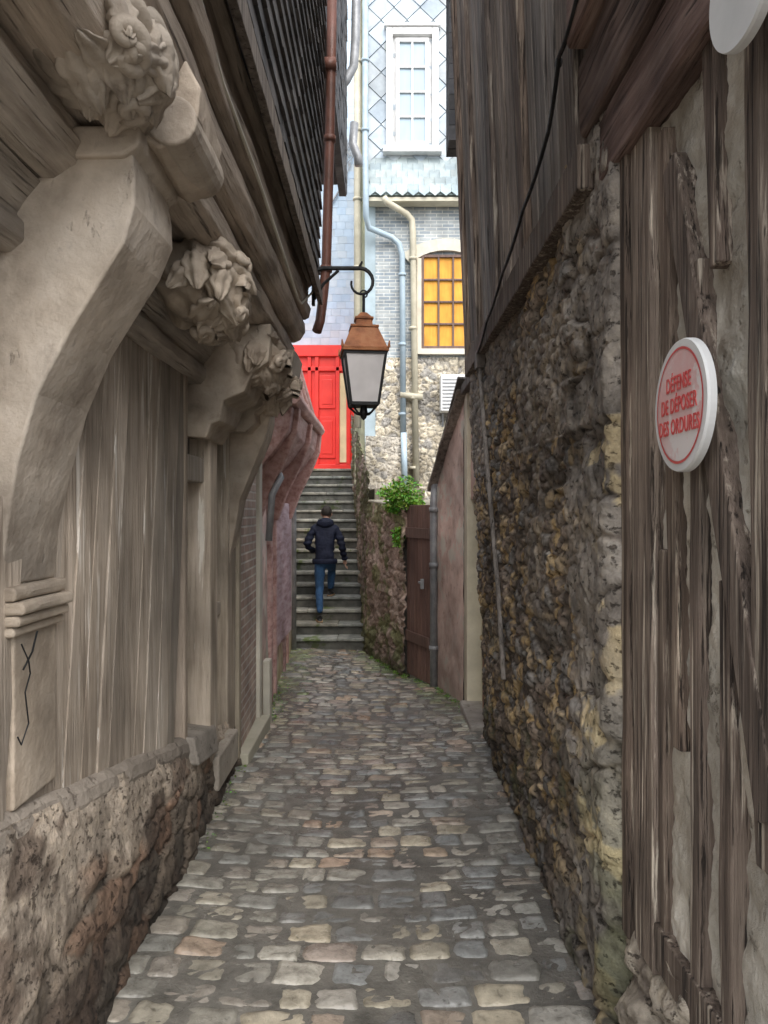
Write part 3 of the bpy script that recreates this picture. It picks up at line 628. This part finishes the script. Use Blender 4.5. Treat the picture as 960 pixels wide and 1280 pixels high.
for z in (.1,1.3):
    b.hexa([(a0.x-.02,a0.y-.01,z),(a1.x-.02,a1.y-.01,z),(a1.x,a1.y,z),(a0.x,a0.y,z),(a0.x-.02,a0.y-.01,z+.12),(a1.x-.02,a1.y-.01,z+.12),(a1.x,a1.y,z+.12),(a0.x,a0.y,z+.12)],(1.1,1.1,1.1))
gate=b.obj('wooden_gate',M['brownwood'],bevel=.005)
b=MB(); b.box(.40,.44,8.18,8.24,.75,.86); b.box(.38,.41,8.2,8.3,.81,.83); b.obj('gate_latch',M['greypipe'],gate,bevel=.004)
LW=empty('mossy_garden_wall')
def fw(s,p):
    e,r1,r2=rubble(p.y+p.x,p.z,5,9,6); z=p.z-zg(p.y)
    c=mixc((.34,.26,.215),(.48,.39,.33),r1); ren=sm(-.05,.25,F(p.y,p.z,3,2.5))
    c=mixc(c,(.60,.48,.42),ren*.8)
    moss=sm(.1,.35,F(p.y,p.z,8,2.6)+.35*(1-sm(.0,.8,z))+.3*sm(1.5,2.0,z)); c=mixc(c,(.18,.22,.08),moss*.75)
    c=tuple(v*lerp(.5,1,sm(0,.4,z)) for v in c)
    return (.03*sm(0,.2,e)+.02*r1)*(1-ren*.7)+.03*F(p.y,p.z,0,3),c
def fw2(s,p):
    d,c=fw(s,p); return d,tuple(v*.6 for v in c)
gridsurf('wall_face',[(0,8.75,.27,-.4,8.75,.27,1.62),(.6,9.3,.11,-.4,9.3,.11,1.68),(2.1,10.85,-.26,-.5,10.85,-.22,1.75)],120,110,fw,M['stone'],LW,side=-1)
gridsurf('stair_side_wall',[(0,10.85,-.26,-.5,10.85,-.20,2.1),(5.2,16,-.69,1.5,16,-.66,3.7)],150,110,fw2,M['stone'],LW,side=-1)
b=MB()
b.hexa([(.27,8.75,1.60),(1.2,8.75,1.60),(1.2,10.85,1.7),(-.24,10.85,1.72),(.27,8.75,1.66),(1.2,8.75,1.66),(1.2,10.85,1.78),(-.24,10.85,1.78)],(.8,.8,.7))
b.hexa([(.31,8.77,-.5),(1.2,8.77,-.5),(1.2,10.9,-.5),(-.17,10.9,-.5),(.31,8.77,1.6),(1.2,8.77,1.6),(1.2,10.9,1.7),(-.17,10.9,1.7)])
b.hexa([(-.16,10.9,-.5),(.6,10.9,-.5),(.6,13.6,-.5),(-.40,13.6,-.5),(-.14,10.9,1.95),(.6,10.9,1.95),(.6,13.6,2.0),(-.40,13.6,2.0)],(.6,.58,.5))
b.obj('wall_core',M['concrete'],LW,bevel=.02)

# ---------------- tower ----------------
T=empty('slate_hung_house')
TY=14.0
b=MB(); b.box(-.30,4,TY+.02,TY+5,4.5,12.5,(.7,.7,.7)); b.obj('house_mass',M['slatelight'],T)
b=MB(); s=.245; row=0; z=8.15
while z<12.4:
    x=-.30+(0 if row%2 else s)
    while x<3.2:
        c=tint(.15); P0=[(x,z+s),(x-s+.006,z),(x,z-s+.008),(x+s-.006,z)]
        P0=[(max(-.31,px_),max(7.98,pz)) for px_,pz in P0]
        ti=U(0,.010)
        ys_=[TY-.004,TY-.014-ti,TY-.030-ti,TY-.014-ti]
        b.add([(px_,yy,pz) for (px_,pz),yy in zip(P0,ys_)]+[(px_,TY+.02,pz) for px_,pz in P0],[(0,1,2,3),(1,0,4,5),(2,1,5,6),(3,2,6,7),(0,3,7,4)],c)
        x+=2*s
    z+=s; row+=1
z=7.42; r=0
b.hexa([(-.36,TY-.32,7.43),(4,TY-.32,7.43),(4,TY,7.43),(-.36,TY,7.43),(-.30,TY-.03,8.2),(4,TY-.03,8.2),(4,TY,8.2),(-.30,TY,8.2)],(.5,.55,.5))
for r in range(5):
    z0=7.40+r*.16; yo0=TY-.35+r*.068; x=-.36+(r%2)*.1
    while x<3:
        c=tint(.18,(.74,.77,.72))
        b.add([(x,yo0,z0+.08),(x+.1,yo0-.01,z0),(x+.195,yo0,z0+.08),(x+.195,yo0+.08,z0+.26),(x,yo0+.08,z0+.26)],[(0,1,2,3,4)],c); x+=.2
b.obj('slate_hanging',M['slatelight'],T)
b=MB(); b.box(-.16,4,TY-.0,TY+4,4.5,7.41); b.obj('brick_storey',M['brickgrey'],T)
b=MB(); b.box(-.36,-.161,TY-.03,TY+4,2.0,7.41,(.6,.78,1.0)); b.obj('render_strip',M['cream'],T)
b=MB(); b.box(-.56,-.362,TY+.25,TY+4,2.0,12.5,(1.2,1.25,1.05)); b.box(-.30,1.6,TY-.3,TY-.02,7.33,7.40,(1,1,.95)); b.obj('side_return',M['cream'],T)
def ft(s,p):
    e,r1,r2=rubble(p.x,p.z,7,9,9); c=mixc((.44,.39,.30),(.64,.59,.48),r1); c=mixc((.56,.53,.47),c,sm(.03,.15,e))
    if r2<.25: c=(.34,.33,.31)
    k=.75+.35*sm(-.4,.4,F(p.x,p.z,2,1.5))
    return .03*sm(0,.2,e)+.02*r1,tuple(v*k for v in c)
gridsurf('rubble_base',[(0,TY,-.16,1.6,TY,-.16,4.5),(4,TY-.005,3,1.6,TY-.005,3,4.5)],220,150,ft,M['stone'],T,side=1)
def ftb(s,p):
    d,c=ft(s,p); g_=sm(-.1,.2,F(p.x,p.z,4,3)); return d*.5,mixc(c,(.50,.47,.42),g_*.8)
gridsurf('buttress',[(0,TY-.34,-.34,1.8,TY-.34,-.34,3.0),(.74,TY-.34,.40,1.8,TY-.34,.40,2.95)],60,80,ftb,M['stone'],T,side=1)
b=MB(); b.box(-.34,.40,TY-.32,TY-.06,1.8,2.98,(.95,.93,.88)); b.obj('buttress_core',M['concrete'],T,bevel=.03)
def window(x0,x1,z0,z1,yf,nc,nr,fw_,ml,frame,pane,parent,name,depth=.08):
    b=MB(); b.box(x0,x0+fw_,yf,yf+depth,z0,z1); b.box(x1-fw_,x1,yf,yf+depth,z0,z1); b.box(x0+fw_,x1-fw_,yf,yf+depth,z1-fw_,z1); b.box(x0+fw_,x1-fw_,yf,yf+depth,z0,z0+fw_)
    a0,a1,c0,c1=x0+fw_,x1-fw_,z0+fw_,z1-fw_
    for k in range(1,nc): xx=lerp(a0,a1,k/nc); b.box(xx-ml/2,xx+ml/2,yf+.005,yf+depth,c0,c1)
    for k in range(1,nr): zz=lerp(c0,c1,k/nr); b.box(a0,a1,yf+.008,yf+depth-.003,zz-ml/2,zz+ml/2)
    b.obj(name+'_frame',frame,parent,bevel=.004)
    b=MB(); b.box(a0,a1,yf+depth-.015,yf+depth+.02,c0,c1); b.obj(name+'_panes',pane,parent)
b=MB(); b.box(.04,.16,TY-.12,TY+.02,8.42,10.66); b.box(.90,1.02,TY-.12,TY+.02,8.42,10.66); b.box(.16,.90,TY-.12,TY+.02,10.52,10.66); b.box(-.02,1.08,TY-.18,TY+.02,8.30,8.42); b.box(.0,1.06,TY-.15,TY,10.66,10.72); b.box(.16,.90,TY-.03,TY-.01,8.42,10.52,(.9,.9,.9))
b.obj('window_surround',M['white'],T,bevel=.01)
window(.22,.84,8.46,10.46,TY-.10,2,4,.07,.035,M['white'],M['glass'],T,'upper_window',.06)
window(.70,1.62,4.66,6.42,TY-.07,3,4,.05,.035,M['brownwood'],M['yellow'],T,'ochre_window',.06)
b=MB()
for k in range(10):
    a=math.radians(130-k*8); cx,cz,rr=1.16,5.45,1.05
    a2=math.radians(130-(k+1)*8)
    b.add([(cx+rr*math.cos(q)*1.0,TY-.08,cz+rr*math.sin(q)) for q in (a,a2)]+[(cx+(rr+.22)*math.cos(q),TY-.08,cz+(rr+.22)*math.sin(q)) for q in (a2,a)]+[(cx+rr*math.cos(q),TY+.02,cz+rr*math.sin(q)) for q in (a,a2)]+[(cx+(rr+.22)*math.cos(q),TY+.02,cz+(rr+.22)*math.sin(q)) for q in (a2,a)],[(0,1,2,3),(0,4,5,1),(2,6,7,3)],tint(.1,(1.1,1.1,1.1)))
b.box(.62,.70,TY-.08,TY+.02,4.55,6.35,(1.1,1.05,1)); b.box(.62,1.8,TY-.12,TY+.02,4.55,4.65,(1,1,1))
b.obj('window_arch',M['cream'],T)
AC=empty('air_conditioning_unit')
b=MB(); b.box(1.04,1.6,TY-.38,TY-.06,3.45,4.12); b.obj('casing',M['white'],AC,bevel=.015)
b=MB()
for k in range(9): b.box(1.07,1.45,TY-.392,TY-.383,3.5+k*.065,3.5+k*.065+.02)
b.tube([(1.1,TY-.1,3.45),(1.1,TY-.05,3.2)],.02,8); b.obj('grille',M['greypipe'],AC)
def pipe(name,paths,r,m,parent=T):
    b=MB()
    for p in paths: b.tube(p,r,12)
    for p in paths:
        for a,c in zip(p,p[1:]):
            if abs(a[2]-c[2])>1.2:
                z=min(a[2],c[2])+.4
                while z<max(a[2],c[2])-.2:
                    b.tube([(a[0],a[1],z),(a[0],a[1],z+.05)],r*1.3,12); z+=1.3
    return b.obj(name,m,parent,smooth=True)
pipe('blue_downpipe',[[(-.35,TY-.12,12.4),(-.35,TY-.12,8.3),(-.33,TY-.45,7.5),(-.33,TY-.42,7.0),(-.28,TY-.25,6.85),(.15,TY-.12,6.72),(.28,TY-.12,6.6),(.34,TY-.12,6.4),(.36,TY-.12,3.0)],[(.36,TY-.40,3.05),(.38,TY-.40,2.0)]],.055,M['bluepipe'])
pipe('beige_downpipe',[[(.0,TY-.42,7.34),(.05,TY-.35,7.28),(.42,TY-.15,7.15),(.52,TY-.12,7.05),(.54,TY-.12,6.8),(.60,TY-.12,2.0)],[(.30,TY-.14,3.78),(.72,TY-.14,3.74)]],.06,M['beigepipe'])
pipe('beige_vertical_pipe',[[(-.50,TY+.1,12.4),(-.50,TY+.1,3.2)]],.07,M['beigepipe'])

B=empty('pale_blue_slate_house')
b=MB(); b.box(-5,-.5,20,25,2.4,16,(1,1,1))
z=5.7
while z<16:
    x=-3.5+U(0,.2)
    while x<-.5:
        b.box(x,x+.235,19.975-U(0,.006),20.0,z,z+.19,tint(.06)); x+=.24
    z+=.194
b.obj('slate_facade',M['blueslate'],B)
b=MB()
rnd=random.Random(5)
def branch(p,d,l,r,dep):
    q=(p[0]+d[0]*l,p[1],p[2]+d[2]*l); b.tube([p,q],[r,r*.6],5)
    if dep:
        for _ in range(3):
            a=math.atan2(d[2],d[0])+rnd.uniform(-.8,.8); branch(q,(math.cos(a),0,math.sin(a)),l*.7,r*.6,dep-1)
branch((-1.45,19.9,9.8),(.5,0,.8),.7,.03,4); b.obj('climbing_branches',M['greypipe'],B)
S=empty('red_shopfront')
b=MB(); b.box(-3.0,-.4,18.0,19.8,2.5,5.62)
b.box(-3.0,-.4,17.9,18.0,5.35,5.62); b.box(-3,-.4,17.93,18.0,5.0,5.1); b.box(-3.0,-.4,17.94,18.0,2.52,2.75)
for x in (-1.8,-1.62,-1.12,-.86): b.box(x-.045,x+.045,17.93,18.0,2.75,5.35)
b.box(-1.57,-1.17,17.965,18,4.1,4.9); b.box(-1.57,-1.17,17.965,18,2.9,3.9); b.box(-1.5,-1.24,17.95,17.97,4.2,4.8); b.box(-1.5,-1.24,17.95,17.97,3.0,3.8)
b.obj('red_joinery',M['red'],S,bevel=.01)
b=MB(); b.box(-1.07,-.91,17.97,17.99,2.8,4.95,(1.1,.95,.7)); b.obj('shop_window',M['cream'],S)

# ---------------- lantern ----------------
LN=empty('wall_lantern'); lx,ly=-.134,4.9
b=MB()
def frus(b,z0,h0,z1,h1,mi=0,col=(1,1,1),n=4,rot=.35):
    vs=[(lx+h*1.414*math.cos(rot+math.pi/4+k*2*math.pi/n),ly+h*1.414*math.sin(rot+math.pi/4+k*2*math.pi/n),z) for z,h in ((z0,h0),(z1,h1)) for k in range(n)]
    b.add(vs,[tuple(range(n-1,-1,-1)),tuple(range(n,2*n))]+[(k,(k+1)%n,n+(k+1)%n,n+k) for k in range(n)],col,mi)
RO=.12
frus(b,2.635,.150,2.66,.152,rot=RO); frus(b,2.66,.142,2.80,.085,rot=RO); frus(b,2.80,.092,2.815,.092,rot=RO); frus(b,2.815,.055,2.86,.052,rot=RO); frus(b,2.86,.06,2.875,.06,rot=RO); frus(b,2.875,.05,2.91,.02,rot=RO)
for k in range(4):
    a=RO+math.pi/4+k*math.pi/2; b.tube([(lx+.21*math.cos(a),ly+.21*math.sin(a),2.655),(lx+.215*math.cos(a),ly+.215*math.sin(a),2.70)],[.012,.004],6)
b.obj('copper_roof',M['copper'],LN,bevel=.004)
b=MB(); frus(b,2.315,.086,2.634,.132,rot=RO); b.obj('milky_panes',M['milk'],LN)
b=MB()
for k in range(4):
    a=RO+math.pi/4+k*math.pi/2; c_,s_=math.cos(a),math.sin(a)
    b.tube([(lx+.125*c_,ly+.125*s_,2.30),(lx+.190*c_,ly+.190*s_,2.64)],.009,6)
    b.tube([(lx+.125*c_,ly+.125*s_,2.30),(lx+.06*c_,ly+.06*s_,2.25),(lx,ly,2.235)],.007,6)
frus(b,2.295,.092,2.315,.092,rot=RO); frus(b,2.618,.138,2.634,.138,rot=RO)
b.tube([(lx,ly,2.295),(lx,ly,2.25),(lx,ly,2.22),(lx,ly,2.205)],[.02,.028,.018,.004],10)
b.tube([(lx,ly,2.90),(lx,ly,3.03)],.010,8)
pts=[(-.46,ly,3.19),(-.40,ly,3.205),(-.2,ly,3.205)]
for k in range(0,15):
    a=math.radians(90-k*20); r=.095-.0022*k; pts.append((lx-.02+r*math.cos(a)*.95,ly,3.11+r*math.sin(a)))
b.tube(pts,[.014]*3+[.014-.0005*k for k in range(15)],8)
b.tube([(-.46,ly,3.0),(-.40,ly,3.10),(-.30,ly,3.19)],.010,8); b.box(-.475,-.455,ly-.02,ly+.02,2.96,3.26)
b.tube([(lx-.03,ly,3.205),(lx-.01,ly,3.25)],[.012,.006],8)
pts=[]
for k in range(9):
    a=math.radians(-90+k*32); pts.append((lx+.02*math.cos(a)*1.2,ly,3.035+.024*math.sin(a)))
b.tube(pts,.006,6)
b.obj('iron_bracket_and_frame',M['iron'],LN,smooth=False)

# ---------------- plants ----------------
def leafclump(name,centers,n,size,cols,parent=None):
    b=MB()
    for _ in range(n):
        c,r=random.choice(centers)
        d=Vector((random.gauss(0,1),random.gauss(0,1),random.gauss(0,1))).normalized()*(R()**.45)
        p=Vector(c)+Vector((d.x*r[0],d.y*r[1],d.z*r[2])); s=size*U(.5,1.3)
        a=Vector((random.gauss(0,1),random.gauss(0,1),random.gauss(0,.6)+.3)).normalized(); w=a.cross(Vector((random.gauss(0,1),random.gauss(0,1),random.gauss(0,1)))).normalized()
        col=tuple(v*U(.6,1.3) for v in random.choice(cols))
        m=p+a*s*.5; e=p+a*s+Vector((0,0,-s*.2))
        b.add([p,m+w*s*.28,e,m-w*s*.28],[(0,1,2,3)],col)
    return b.obj(name,M['leaf'],parent)
gc=[(.30,.58,.08),(.40,.70,.12),(.20,.42,.05),(.50,.74,.20)]
f=leafclump('fern_plant',[((.12,9.0,1.82),(.22,.15,.13)),((.26,8.85,1.84),(.20,.12,.20)),((.36,8.75,1.70),(.12,.1,.08)),((.12,9.0,1.66),(.12,.08,.09)),((.17,8.95,1.3),(.05,.04,.12))],2000,.058,gc)
b=MB()
for k in range(26):
    a=U(0,2*math.pi); l=U(.12,.26); p0=Vector((.22,8.85,1.66)); d=Vector((math.cos(a),math.sin(a)*.8,1.1)).normalized()
    prev=p0
    for q in range(8):
        t=(q+1)/8; nx=p0+d*l*t+Vector((0,0,-.13*t*t)); b.tube([prev,nx],.002,4,col=(.12,.2,.04))
        side=Vector((-d.y,d.x,0)).normalized(); s=.04*(1-t*.7)
        for sg in (-1,1): b.add([nx,nx+side*sg*s+d*s*.3,nx+side*sg*s*.6+d*s*.7],[(0,1,2)],tuple(v*U(.7,1.3) for v in gc[1]))
        prev=nx
o=b.obj('fronds',M['leaf'],f)
leafclump('moss_strip',[((xl(y)+.02,y,zg(y)+.0),(.05,.15,.02)) for y in [3.6+.22*i for i in range(33)]]+[((xl(y)+.05,y,zg(y)),(.10,.15,.02)) for y in [6.5+.22*i for i in range(20)]]+[((xr(y)-.04,y,zg(y)),(.05,.15,.015)) for y in [6.9+.3*i for i in range(12)]],6000,.022,[(.20,.38,.06),(.30,.46,.10),(.14,.23,.06)])

# ---------------- man ----------------
MN=empty('man_climbing_stairs')
J={'pel':((-.92,11.56,.86),(.150,.115)),'spine':((-.92,11.58,1.04),(.155,.115)),'chest':((-.92,11.61,1.26),(.175,.125)),'neck0':((-.918,11.64,1.40),(.085,.08)),'neck':((-.912,11.665,1.47),(.058,.06)),'hd':((-.905,11.68,1.53),(.055,.06)),
 'lsh':((-1.08,11.61,1.345),(.080,.080)),'lel':((-1.205,11.53,1.10),(.060,.060)),'lwr':((-1.13,11.74,1.0),(.046,.046)),
 'rsh':((-.755,11.61,1.345),(.080,.080)),'rel':((-.655,11.56,1.09),(.060,.060)),'rwr':((-.615,11.64,.87),(.044,.044)),
 'lhip':((-1.0,11.55,.80),(.098,.105)),'lkn':((-1.005,11.60,.42),(.066,.068)),'lan':((-.985,11.45,.04),(.048,.05)),
 'rhip':((-.84,11.56,.80),(.098,.105)),'rkn':((-.83,11.88,.70),(.068,.068)),'ran':((-.86,11.90,.36),(.048,.05)),
 'lshin':((-1.0,11.55,.28),(.064,.064)),'rshin':((-.842,11.88,.55),(.064,.064)),
 'luarm':((-1.15,11.57,1.22),(.070,.070)),'ruarm':((-.70,11.585,1.21),(.070,.070)),'hem':((-.92,11.55,.93),(.165,.125)),
 'rfore':((-.635,11.60,.97),(.052,.052)),'lfore':((-1.17,11.63,1.04),(.052,.052))}
E_=[('pel','hem'),('hem','spine'),('spine','chest'),('chest','neck0'),('neck0','neck'),('neck','hd'),('chest','lsh'),('lsh','luarm'),('luarm','lel'),('lel','lfore'),('lfore','lwr'),('chest','rsh'),('rsh','ruarm'),('ruarm','rel'),('rel','rfore'),('rfore','rwr'),('pel','lhip'),('lhip','lkn'),('lkn','lshin'),('lshin','lan'),('pel','rhip'),('rhip','rkn'),('rkn','rshin'),('rshin','ran')]
def skinobj(name,J,E_,root,mats,lv=2,matfn=None,parent=None):
    ks=list(J); me=bpy.data.meshes.new(name+'_sk'); me.from_pydata([J[k][0] for k in ks],[(ks.index(a),ks.index(c)) for a,c in E_],[])
    o=bpy.data.objects.new(name+'_sk',me); bpy.context.collection.objects.link(o)
    m=o.modifiers.new('s','SKIN'); m.use_smooth_shade=True
    sk=me.skin_vertices[0].data
    for i,k in enumerate(ks): sk[i].radius=J[k][1]; sk[i].use_root=(k==root)
    m2=o.modifiers.new('d','SUBSURF'); m2.levels=lv; m2.render_levels=lv
    bpy.context.view_layer.update(); dg=bpy.context.evaluated_depsgraph_get()
    nm=bpy.data.meshes.new_from_object(o.evaluated_get(dg)); nm.name=name
    for mm in mats: nm.materials.append(mm)
    if matfn:
        for p in nm.polygons: p.material_index=matfn(p.center)
    for p in nm.polygons: p.use_smooth=True
    bpy.data.objects.remove(o); q=bpy.data.objects.new(name,nm); bpy.context.collection.objects.link(q)
    if parent: q.parent=parent
    return q
def segd(p,a,c):
    a=Vector(a); c=Vector(c); t=max(0,min(1,(p-a).dot(c-a)/(c-a).length_squared)); return (p-a-(c-a)*t).length
legs={'lhip','lkn','lan','rhip','rkn','ran','lshin','rshin'}
def mf(c):
    best=min(E_,key=lambda e: segd(c,J[e[0]][0],J[e[1]][0]))
    if best==('neck','hd'): return 2
    if c.z>.84 and best[1] not in ('lkn','rkn'): return 0
    if best[1] in legs: return 1
    return 0
body=skinobj('clothed_body',J,E_,'pel',[M['jacket'],M['denim'],M['skin']],2,mf,MN)
for v in body.data.vertices:
    v.co+= v.normal*(.008*math.sin(v.co.z*75)*(1 if v.co.z>.9 else 0)+.012*N(v.co.x,v.co.y,v.co.z,12))
def ell(b,c,r,n=24,col=(1,1,1),mi=0,fn=None,th0=0,th1=math.pi):
    vs=[];fs=[]
    for i in range(n+1):
        th=lerp(th0,th1,i/n)
        for j in range(n):
            ph=2*math.pi*j/n; d=Vector((math.sin(th)*math.cos(ph),math.sin(th)*math.sin(ph),math.cos(th))); k=fn(d) if fn else 1
            vs.append((c[0]+d.x*r[0]*k,c[1]+d.y*r[1]*k,c[2]+d.z*r[2]*k))
    for i in range(n):
        for j in range(n): fs.append((i*n+j,(i+1)*n+j,(i+1)*n+(j+1)%n,i*n+(j+1)%n))
    b.add(vs,fs,col,mi)
b=MB(); hc=(-.903,11.70,1.575)
ell(b,hc,(.075,.093,.115),fn=lambda d:1-.10*max(0,-d.z)*(1 if d.y<.3 else .2))
ell(b,(hc[0]-.077,hc[1]-.005,hc[2]-.01),(.012,.02,.032),10); ell(b,(hc[0]+.077,hc[1]-.005,hc[2]-.01),(.012,.02,.032),10)
ell(b,(hc[0],hc[1]+.098,hc[2]-.015),(.013,.02,.026),10); ell(b,(hc[0],hc[1]+.088,hc[2]-.055),(.025,.008,.008),10)
for s in (-1,1): ell(b,(hc[0]+s*.03,hc[1]+.084,hc[2]+.01),(.013,.008,.008),10)
b.obj('head',M['skin'],MN,smooth=True)
b=MB(); ell(b,(hc[0],hc[1]-.012,hc[2]+.022),(.084,.098,.108),32,fn=lambda d:(1+.05*N(d.x,d.y,d.z,6))*(1 if not(d.y>.35 and d.z<.35) else .80)*(1 if d.z>-.55 else .85)); b.obj('hair',M['hair'],MN,smooth=True)
b=MB(); ell(b,(-.915,11.565,1.425),(.135,.075,.085),28,fn=lambda d:1+.10*N(d.x*2,d.y*2,d.z*2,2)); ell(b,(-.915,11.63,1.44),(.10,.085,.06),20)
vs=[];fs=[];n=32
for q,(zz,k) in enumerate(((.80,1.0),(.815,1.06),(.86,1.06),(.875,1.0))):
    for i in range(n): a=2*math.pi*i/n; vs.append((-.92+.185*k*math.cos(a),11.56+.135*k*math.sin(a),zz))
for q in range(3):
    for i in range(n): fs.append((q*n+i,q*n+(i+1)%n,(q+1)*n+(i+1)%n,(q+1)*n+i))
b.add(vs,fs)
b.tube([(-.618,11.635,.895),(-.612,11.645,.86)],.050,14); b.tube([(-1.135,11.73,1.003),(-1.125,11.76,.993)],.05,14)
b.obj('jacket_hood_and_hem',M['jacket'],MN,smooth=True)
def hand(name,w,d,s,parent,thumb):
    w=Vector(w); d=Vector(d).normalized(); s=Vector(s).normalized(); n=d.cross(s)
    J2={'w':(tuple(w),(.026,.020)),'p':(tuple(w+d*.05),(.036,.018)),'q':(tuple(w+d*.085),(.036,.016))}; E2=[('w','p'),('p','q')]
    skinobj(name+'_palm',J2,E2,'w',[M['skin']],2,None,parent)
    for k,(o,l) in enumerate(((-.027,.062),(-.009,.072),(.009,.067),(.027,.052))):
        b0=w+d*.08+s*o; J3={'a':(tuple(b0),(.009,.009)),'b':(tuple(b0+d*l*.5+n*.008),(.0085,.0085)),'c':(tuple(b0+d*l*.85+n*.026),(.0075,.0075)),'e':(tuple(b0+d*l*.98+n*.042),(.006,.006))}
        skinobj(name+'_finger_%d'%k,J3,[('a','b'),('b','c'),('c','e')],'a',[M['skin']],1,None,parent)
    b0=w+d*.03+s*thumb*.022; J3={'a':(tuple(b0),(.012,.011)),'b':(tuple(b0+d*.03+s*thumb*.022+n*.01),(.010,.010)),'c':(tuple(b0+d*.062+s*thumb*.026+n*.022),(.008,.008))}
    skinobj(name+'_thumb',J3,[('a','b'),('b','c')],'a',[M['skin']],1,None,parent)
hand('right_hand',(-.612,11.645,.86),(.03,.12,-1),(0,1,.1),MN,1)
hand('left_hand',(-1.125,11.76,.99),(.5,.8,-.25),(0,.2,1),MN,1)
b=MB()
def shoe(b,x,y,z,yaw,pitch=0):
    prof=[(-.095,.034,.085),(-.06,.04,.09),(0,.042,.075),(.06,.05,.055),(.12,.05,.045),(.165,.036,.036)]
    rings=[]
    for (yy,hw,h) in prof:
        for k in range(12):
            a=2*math.pi*k/12; px_=hw*math.cos(a); pz=max(0,h*.5+h*.55*math.sin(a))
            q=Vector((px_,yy,pz+.018)); q=Matrix.Rotation(pitch,3,'X')@q; q=Matrix.Rotation(yaw,3,'Z')@q; rings.append((x+q.x,y+q.y,z+q.z))
    n=len(prof); fs=[(i*12+k,i*12+(k+1)%12,(i+1)*12+(k+1)%12,(i+1)*12+k) for i in range(n-1) for k in range(12)]+[tuple(range(12)),tuple((n-1)*12+k for k in range(11,-1,-1))]
    b.add(rings,fs,(1,1,1),0)
    sv=[]
    out=[(yy,hw*1.08) for yy,hw,h in prof]
    ol=[(hw,yy) for yy,hw in out]+[(-hw,yy) for yy,hw in out[::-1]]
    for zz in (.0,.022):
        for (a,c) in ol:
            q=Vector((a,c,zz)); q=Matrix.Rotation(pitch,3,'X')@q; q=Matrix.Rotation(yaw,3,'Z')@q; sv.append((x+q.x,y+q.y,z+q.z))
    m=len(ol); b.add(sv,[tuple(range(m-1,-1,-1)),tuple(range(m,2*m))]+[(i,(i+1)%m,m+(i+1)%m,m+i) for i in range(m)],(1,1,1),1)
shoe(b,-.985,11.41,-.084,.15); shoe(b,-.86,11.92,.262,-.1)
b.obj('shoes',[M['shoe'],M['sole']],MN,smooth=True)

# ---------------- light, world, camera ----------------
w=bpy.data.worlds.new('World'); bpy.context.scene.world=w; w.use_nodes=True; nt=w.node_tree
sk=nt.nodes.new('ShaderNodeTexSky'); sk.sky_type='NISHITA'; sk.sun_disc=False; sk.sun_elevation=math.radians(52); sk.sun_rotation=math.radians(165); sk.dust_density=3; sk.air_density=1
hs=nt.nodes.new('ShaderNodeHueSaturation'); hs.inputs['Saturation'].default_value=.4
nt.links.new(sk.outputs[0],hs.inputs['Color']); nt.links.new(hs.outputs[0],nt.nodes['Background'].inputs[0]); nt.nodes['Background'].inputs[1].default_value=.38
sl=bpy.data.lights.new('sun','SUN'); sl.energy=2.0; sl.angle=math.radians(60); sl.color=(1,.99,.97)
so=bpy.data.objects.new('sun',sl); bpy.context.collection.objects.link(so)
az=math.radians(165); el=math.radians(52); dv=Vector((math.sin(az)*math.cos(el),math.cos(az)*math.cos(el),math.sin(el)))
so.rotation_euler=dv.to_track_quat('Z','Y').to_euler()
cam=bpy.data.cameras.new('camera'); cam.sensor_fit='VERTICAL'; cam.sensor_height=36; cam.sensor_width=27; cam.lens=26.16; cam.clip_end=1000
co=bpy.data.objects.new('camera',cam); bpy.context.collection.objects.link(co); co.location=(0,0,1.6); co.rotation_euler=(math.radians(90),0,0)
bpy.context.scene.camera=co
bpy.context.scene.view_settings.view_transform='Standard'; bpy.context.scene.view_settings.look='None'
